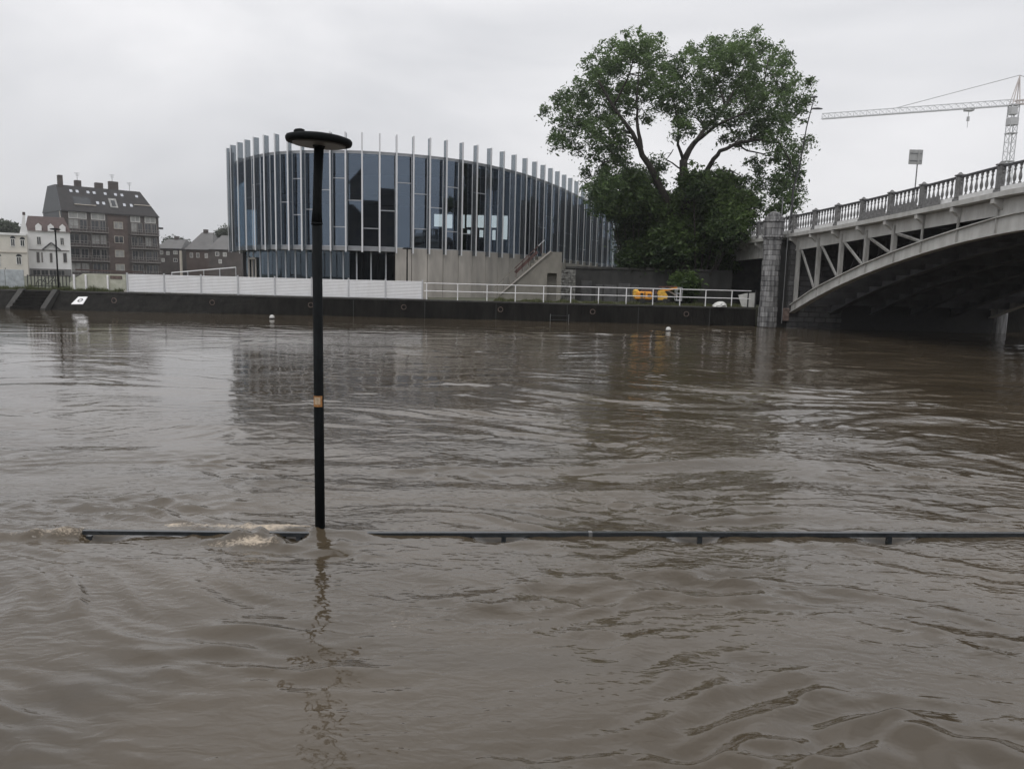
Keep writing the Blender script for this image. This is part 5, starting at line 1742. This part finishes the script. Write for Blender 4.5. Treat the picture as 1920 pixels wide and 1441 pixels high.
ch = front_house('cream_house', 'cream rendered house with arched windows and a pointed white gable', -60, 52.6, 437, 7, 'render_c', 125)
MB().prism([(on_front(ch, 36, 434)[0], ch.ez), (on_front(ch, 52.5, 434)[0], ch.ez), (on_front(ch, 47, 415)[0], ch.ez + 1.9), (on_front(ch, 46.5, 404)[0], ch.ez + 3.1), (on_front(ch, 42.5, 404)[0], ch.ez + 3.1), (on_front(ch, 41, 415)[0], ch.ez + 1.9)], 'y', -0.05, 0.9).build('gable', MAT['render_w'], ch.t)
MB().box(on_front(ch, 42, 404)[0], on_front(ch, 47, 404)[0], 0.0, 0.8, ch.ez + 3.1, ch.ez + 3.6).build('chimney', MAT['tile'], ch.t)
MB().box(-0.1, ch.L + 0.02, -0.2, 0.1, ch.ez - 0.25, ch.ez + 0.12).build('cornice', MAT['render_w'], ch.t)
MB().box(-0.1, ch.L, -0.12, -0.003, on_front(ch, 20, 473)[1] - 0.08, on_front(ch, 20, 473)[1] + 0.08).build('string_course', MAT['trim'], ch.t)
for (a, b, c, d) in ((19, 29, 447, 462), (37, 47, 449, 462), (30, 41, 481, 496), (-12, -2, 447, 462), (-10, 2, 480, 500)):
    win_px(ch, a, b, c, d)
    u0, u1 = on_front(ch, a, c)[0], on_front(ch, b, c)[0]
    z = on_front(ch, (a + b) / 2, c)[1]
    pts = [(u0 + (u1 - u0) * 0.5 * (1 - math.cos(t)), z + 0.42 * math.sin(t)) for t in [math.pi * k / 8 for k in range(9)]]
    MB().prism(pts, 'y', -0.07, -0.003).build('arch_light', MAT['pane'], ch.t)
MB().prism([(-0.2, ch.ez + 0.1), (ch.L - 4, ch.ez + 0.1), (ch.L - 4.6, ch.ez + 2.2), (0.5, ch.ez + 2.2)], 'y', 3, 8).build('roof', MAT['slate'], ch.t)

# distant houses between the block and the glass building
FY = 172.0


def gable_house(name, label, px0, px1, py_eave, py_ridge, Y, m_wall, m_roof, depth=9, hip=0.25, wins=()):
    A, B_ = PY(px0, 500, Y), PY(px1, 500, Y)
    h = House(name, label, Vector((A.x, Y, 0)), Vector((1, 0, 0)), B_.x - A.x, depth)
    h.x0 = A.x; h.Y = Y
    ez = PY((px0 + px1) / 2, py_eave, Y).z - QUAY_Z; rz = PY((px0 + px1) / 2, py_ridge, Y).z - QUAY_Z
    MB().box(0, h.L, 0, depth, 0, ez - 0.003).build('wall', MAT[m_wall], h.t)
    hp_ = h.L * hip
    r_ = MB().add([(-0.3, -0.4, ez), (h.L + 0.3, -0.4, ez), (h.L + 0.3, depth + 0.4, ez), (-0.3, depth + 0.4, ez), (hp_, depth * 0.45, rz), (h.L - hp_ * 0.6, depth * 0.45, rz)],
                  [(0, 1, 5, 4), (2, 3, 4, 5), (1, 2, 5), (3, 0, 4), (3, 2, 1, 0)]).build('roof', MAT[m_roof], h.t)
    MB().bevbox(h.L * 0.42, h.L * 0.42 + 0.9, depth * 0.42, depth * 0.42 + 0.8, rz - 0.6, rz + 0.7, 0.05).build('chimney', MAT['brick'], r_)
    for (a, b, c, d) in wins:
        p, q = PY(a, c, Y), PY(b, d, Y)
        h.window(p.x - h.x0, q.x - h.x0, q.z - QUAY_Z, p.z - QUAY_Z, random.choice(['pane', 'paneshade']))
    return h


gable_house('brick_house', 'purple brown brick house with pale roof right of the apartment block', 296, 340, 466, 447, FY + 4, 'brick', 'greyroof', hip=0.12, wins=((300, 306, 470, 477), (312, 318, 471, 478), (325, 333, 470, 477), (325, 333, 484, 491), (303, 309, 484, 491)))
gable_house('grey_roofed_house', 'house with a tall hipped grey roof and reddish walls', 350, 398, 468, 434, FY, 'redbrick', 'greyroof', hip=0.35, wins=((356, 362, 474, 483), (368, 374, 474, 483), (384, 390, 475, 484)))
gable_house('slate_roofed_house', 'low dark walled house with broad slate roof beside the glass building', 392, 452, 468, 440, FY - 6, 'brick', 'greyroof', hip=0.2, wins=((404, 411, 472, 480), (418, 425, 473, 481), (410, 416, 486, 494)))
gable_house('distant_house', 'small distant house with pale roof and purple walls behind the ramp', 335, 356, 480, 468, FY + 14, 'redbrick', 'slatepale', wins=((340, 345, 484, 490),))
# bare mast and far trees
fm = PY(340, 508, 100)
t_ = thing('pale_post', 'pale slim post standing behind the hoarding before the distant houses', 'post', (fm.x, 100, QUAY_Z))
MB().tube([(0, 0, 0), (0, 0, PY(340, 470, 100).z - QUAY_Z)], 0.16, 8).build('shaft', MAT['trim'], t_)
MB().lathe([(0.3, 0), (0.3, 0.3), (0.18, 0.35)], 8).build('base', MAT['concrete'], t_)


def far_tree(label, spots, Yd, bpx):
    bp_ = PY(bpx[0], bpx[1], Yd)
    t = thing('distant_tree', label, 'tree', (bp_.x, Yd, QUAY_Z), group='trees behind the far houses')
    o = t.location.copy(); P, T = [], []
    m_ = MB()
    for (px, py, r) in spots:
        c = PY(px, py, Yd + random.uniform(-2, 2)) - o; rm = r / FOC * Yd
        p_, q_ = tufts(c.x, c.y, c.z, rm, rm, rm * 0.8, int(8 + r * 1.9), 24, 0.6, 0.4)
        P += p_; T += q_
        m_.tube([(0, 0, 0), Vector((c.x * .4, c.y * .4, c.z * .6)), c], [0.3, 0.2, 0.05], 6)
    m_.build('trunk', MAT['bark'], t)
    link('crown', leaves_mesh('crown', np.concatenate(P), np.concatenate(T), 0.7, MAT['leafgrey']), t)


far_tree('distant grey green tree behind the roofs between brick house and grey roofed house', [(318, 452, 10), (333, 453, 9), (345, 458, 9), (325, 462, 12), (340, 466, 10)], 200, (330, 505))
far_tree('distant grey green tree rising behind the cream house', [(8, 425, 14), (25, 430, 12), (-12, 428, 16), (34, 432, 8)], 165, (10, 505))
far_tree('distant grey green tree above the slate roofed house by the glass building', [(412, 438, 8), (424, 434, 10), (436, 440, 10)], 205, (424, 505))

for (lab, spots, Yd, bpx) in (('dark green tree standing behind the bushes between glass building and bridge approach', [(1290, 400, 34), (1330, 395, 34), (1310, 440, 34), (1270, 440, 30), (1350, 440, 30), (1300, 480, 30)], 84, (1310, 530)),
                              ('dark green tree farther back beside the receding end of the glass building', [(1235, 420, 32), (1270, 405, 32), (1250, 455, 34), (1210, 465, 26), (1290, 450, 30)], 104, (1250, 525)),
                              ('dark green tree closing the view at the far end of the receding finned facade', [(1190, 445, 26), (1215, 430, 28), (1230, 470, 28), (1175, 475, 20)], 118, (1205, 525))):
    far_tree(lab, spots, Yd, bpx)
# vegetated bank upstream of the bridge, seen through the arch
bush('bank_bush', 'dark leafy bank growth in the shade beyond the bridge arch', 'bush', [(1880, 560, 40), (1950, 560, 50), (1840, 575, 25)], 62, MAT['leafdark'], (1890, 590), 0.2, dens=0.8)

# ------------------------------------------------------------------ near bank houses mirrored in the glass
for (x0, x1, y, hgt, lab) in ((-38, -20, -34, 13.0, 'brick terrace house on the near bank with a plain gable roof'), (-20, 2, -32, 19.0, 'tall brick apartment house on the near bank opposite the glass building'),
                              (2, 16, -36, 11.5, 'low brick house on the near bank opposite the tree'), (16, 40, -33, 16.0, 'long brick house on the near bank near the bridge')):
    nh = thing('near_bank_house', lab, 'house', (x0, y, 1.15), group='houses on the near bank')
    Wd = x1 - x0
    MB().box(0, Wd, -10, 0, 0, hgt).build('wall', MAT['brick'], nh)
    MB().prism([(-0.3, hgt + 0.004), (Wd + 0.3, hgt + 0.004), (Wd - 2.5, hgt + 3.2), (2.5, hgt + 3.2)], 'y', -10.3, 0.3).build('roof', MAT['slate'], nh)
    nwin = int(Wd // 3)
    for f in range(int(hgt // 3.1)):
        for k in range(nwin):
            u = (k + 0.5) * Wd / nwin
            MB().box(u - 0.6, u + 0.6, 0.003, 0.05, 1.0 + f * 3.1, 2.6 + f * 3.1).build('window', MAT['pane'], nh)

# ------------------------------------------------------------------ rainy air
hz_ = MB().box(-620, 620, -320, 720, -2.2, 58)
hzm = bpy.data.materials.new('rain_haze')
hzm.use_nodes = True
n_ = hzm.node_tree.nodes; n_.clear()
ho = n_.new('ShaderNodeOutputMaterial'); pv = n_.new('ShaderNodeVolumePrincipled')
pv.inputs['Color'].default_value = (0.97, 0.975, 0.99, 1)
pv.inputs['Density'].default_value = 0.00050
pv.inputs['Anisotropy'].default_value = 0.65
hzm.node_tree.links.new(pv.outputs[0], ho.inputs['Volume'])
haze = hz_.build('haze', hzm)
tag(haze, kind='stuff')
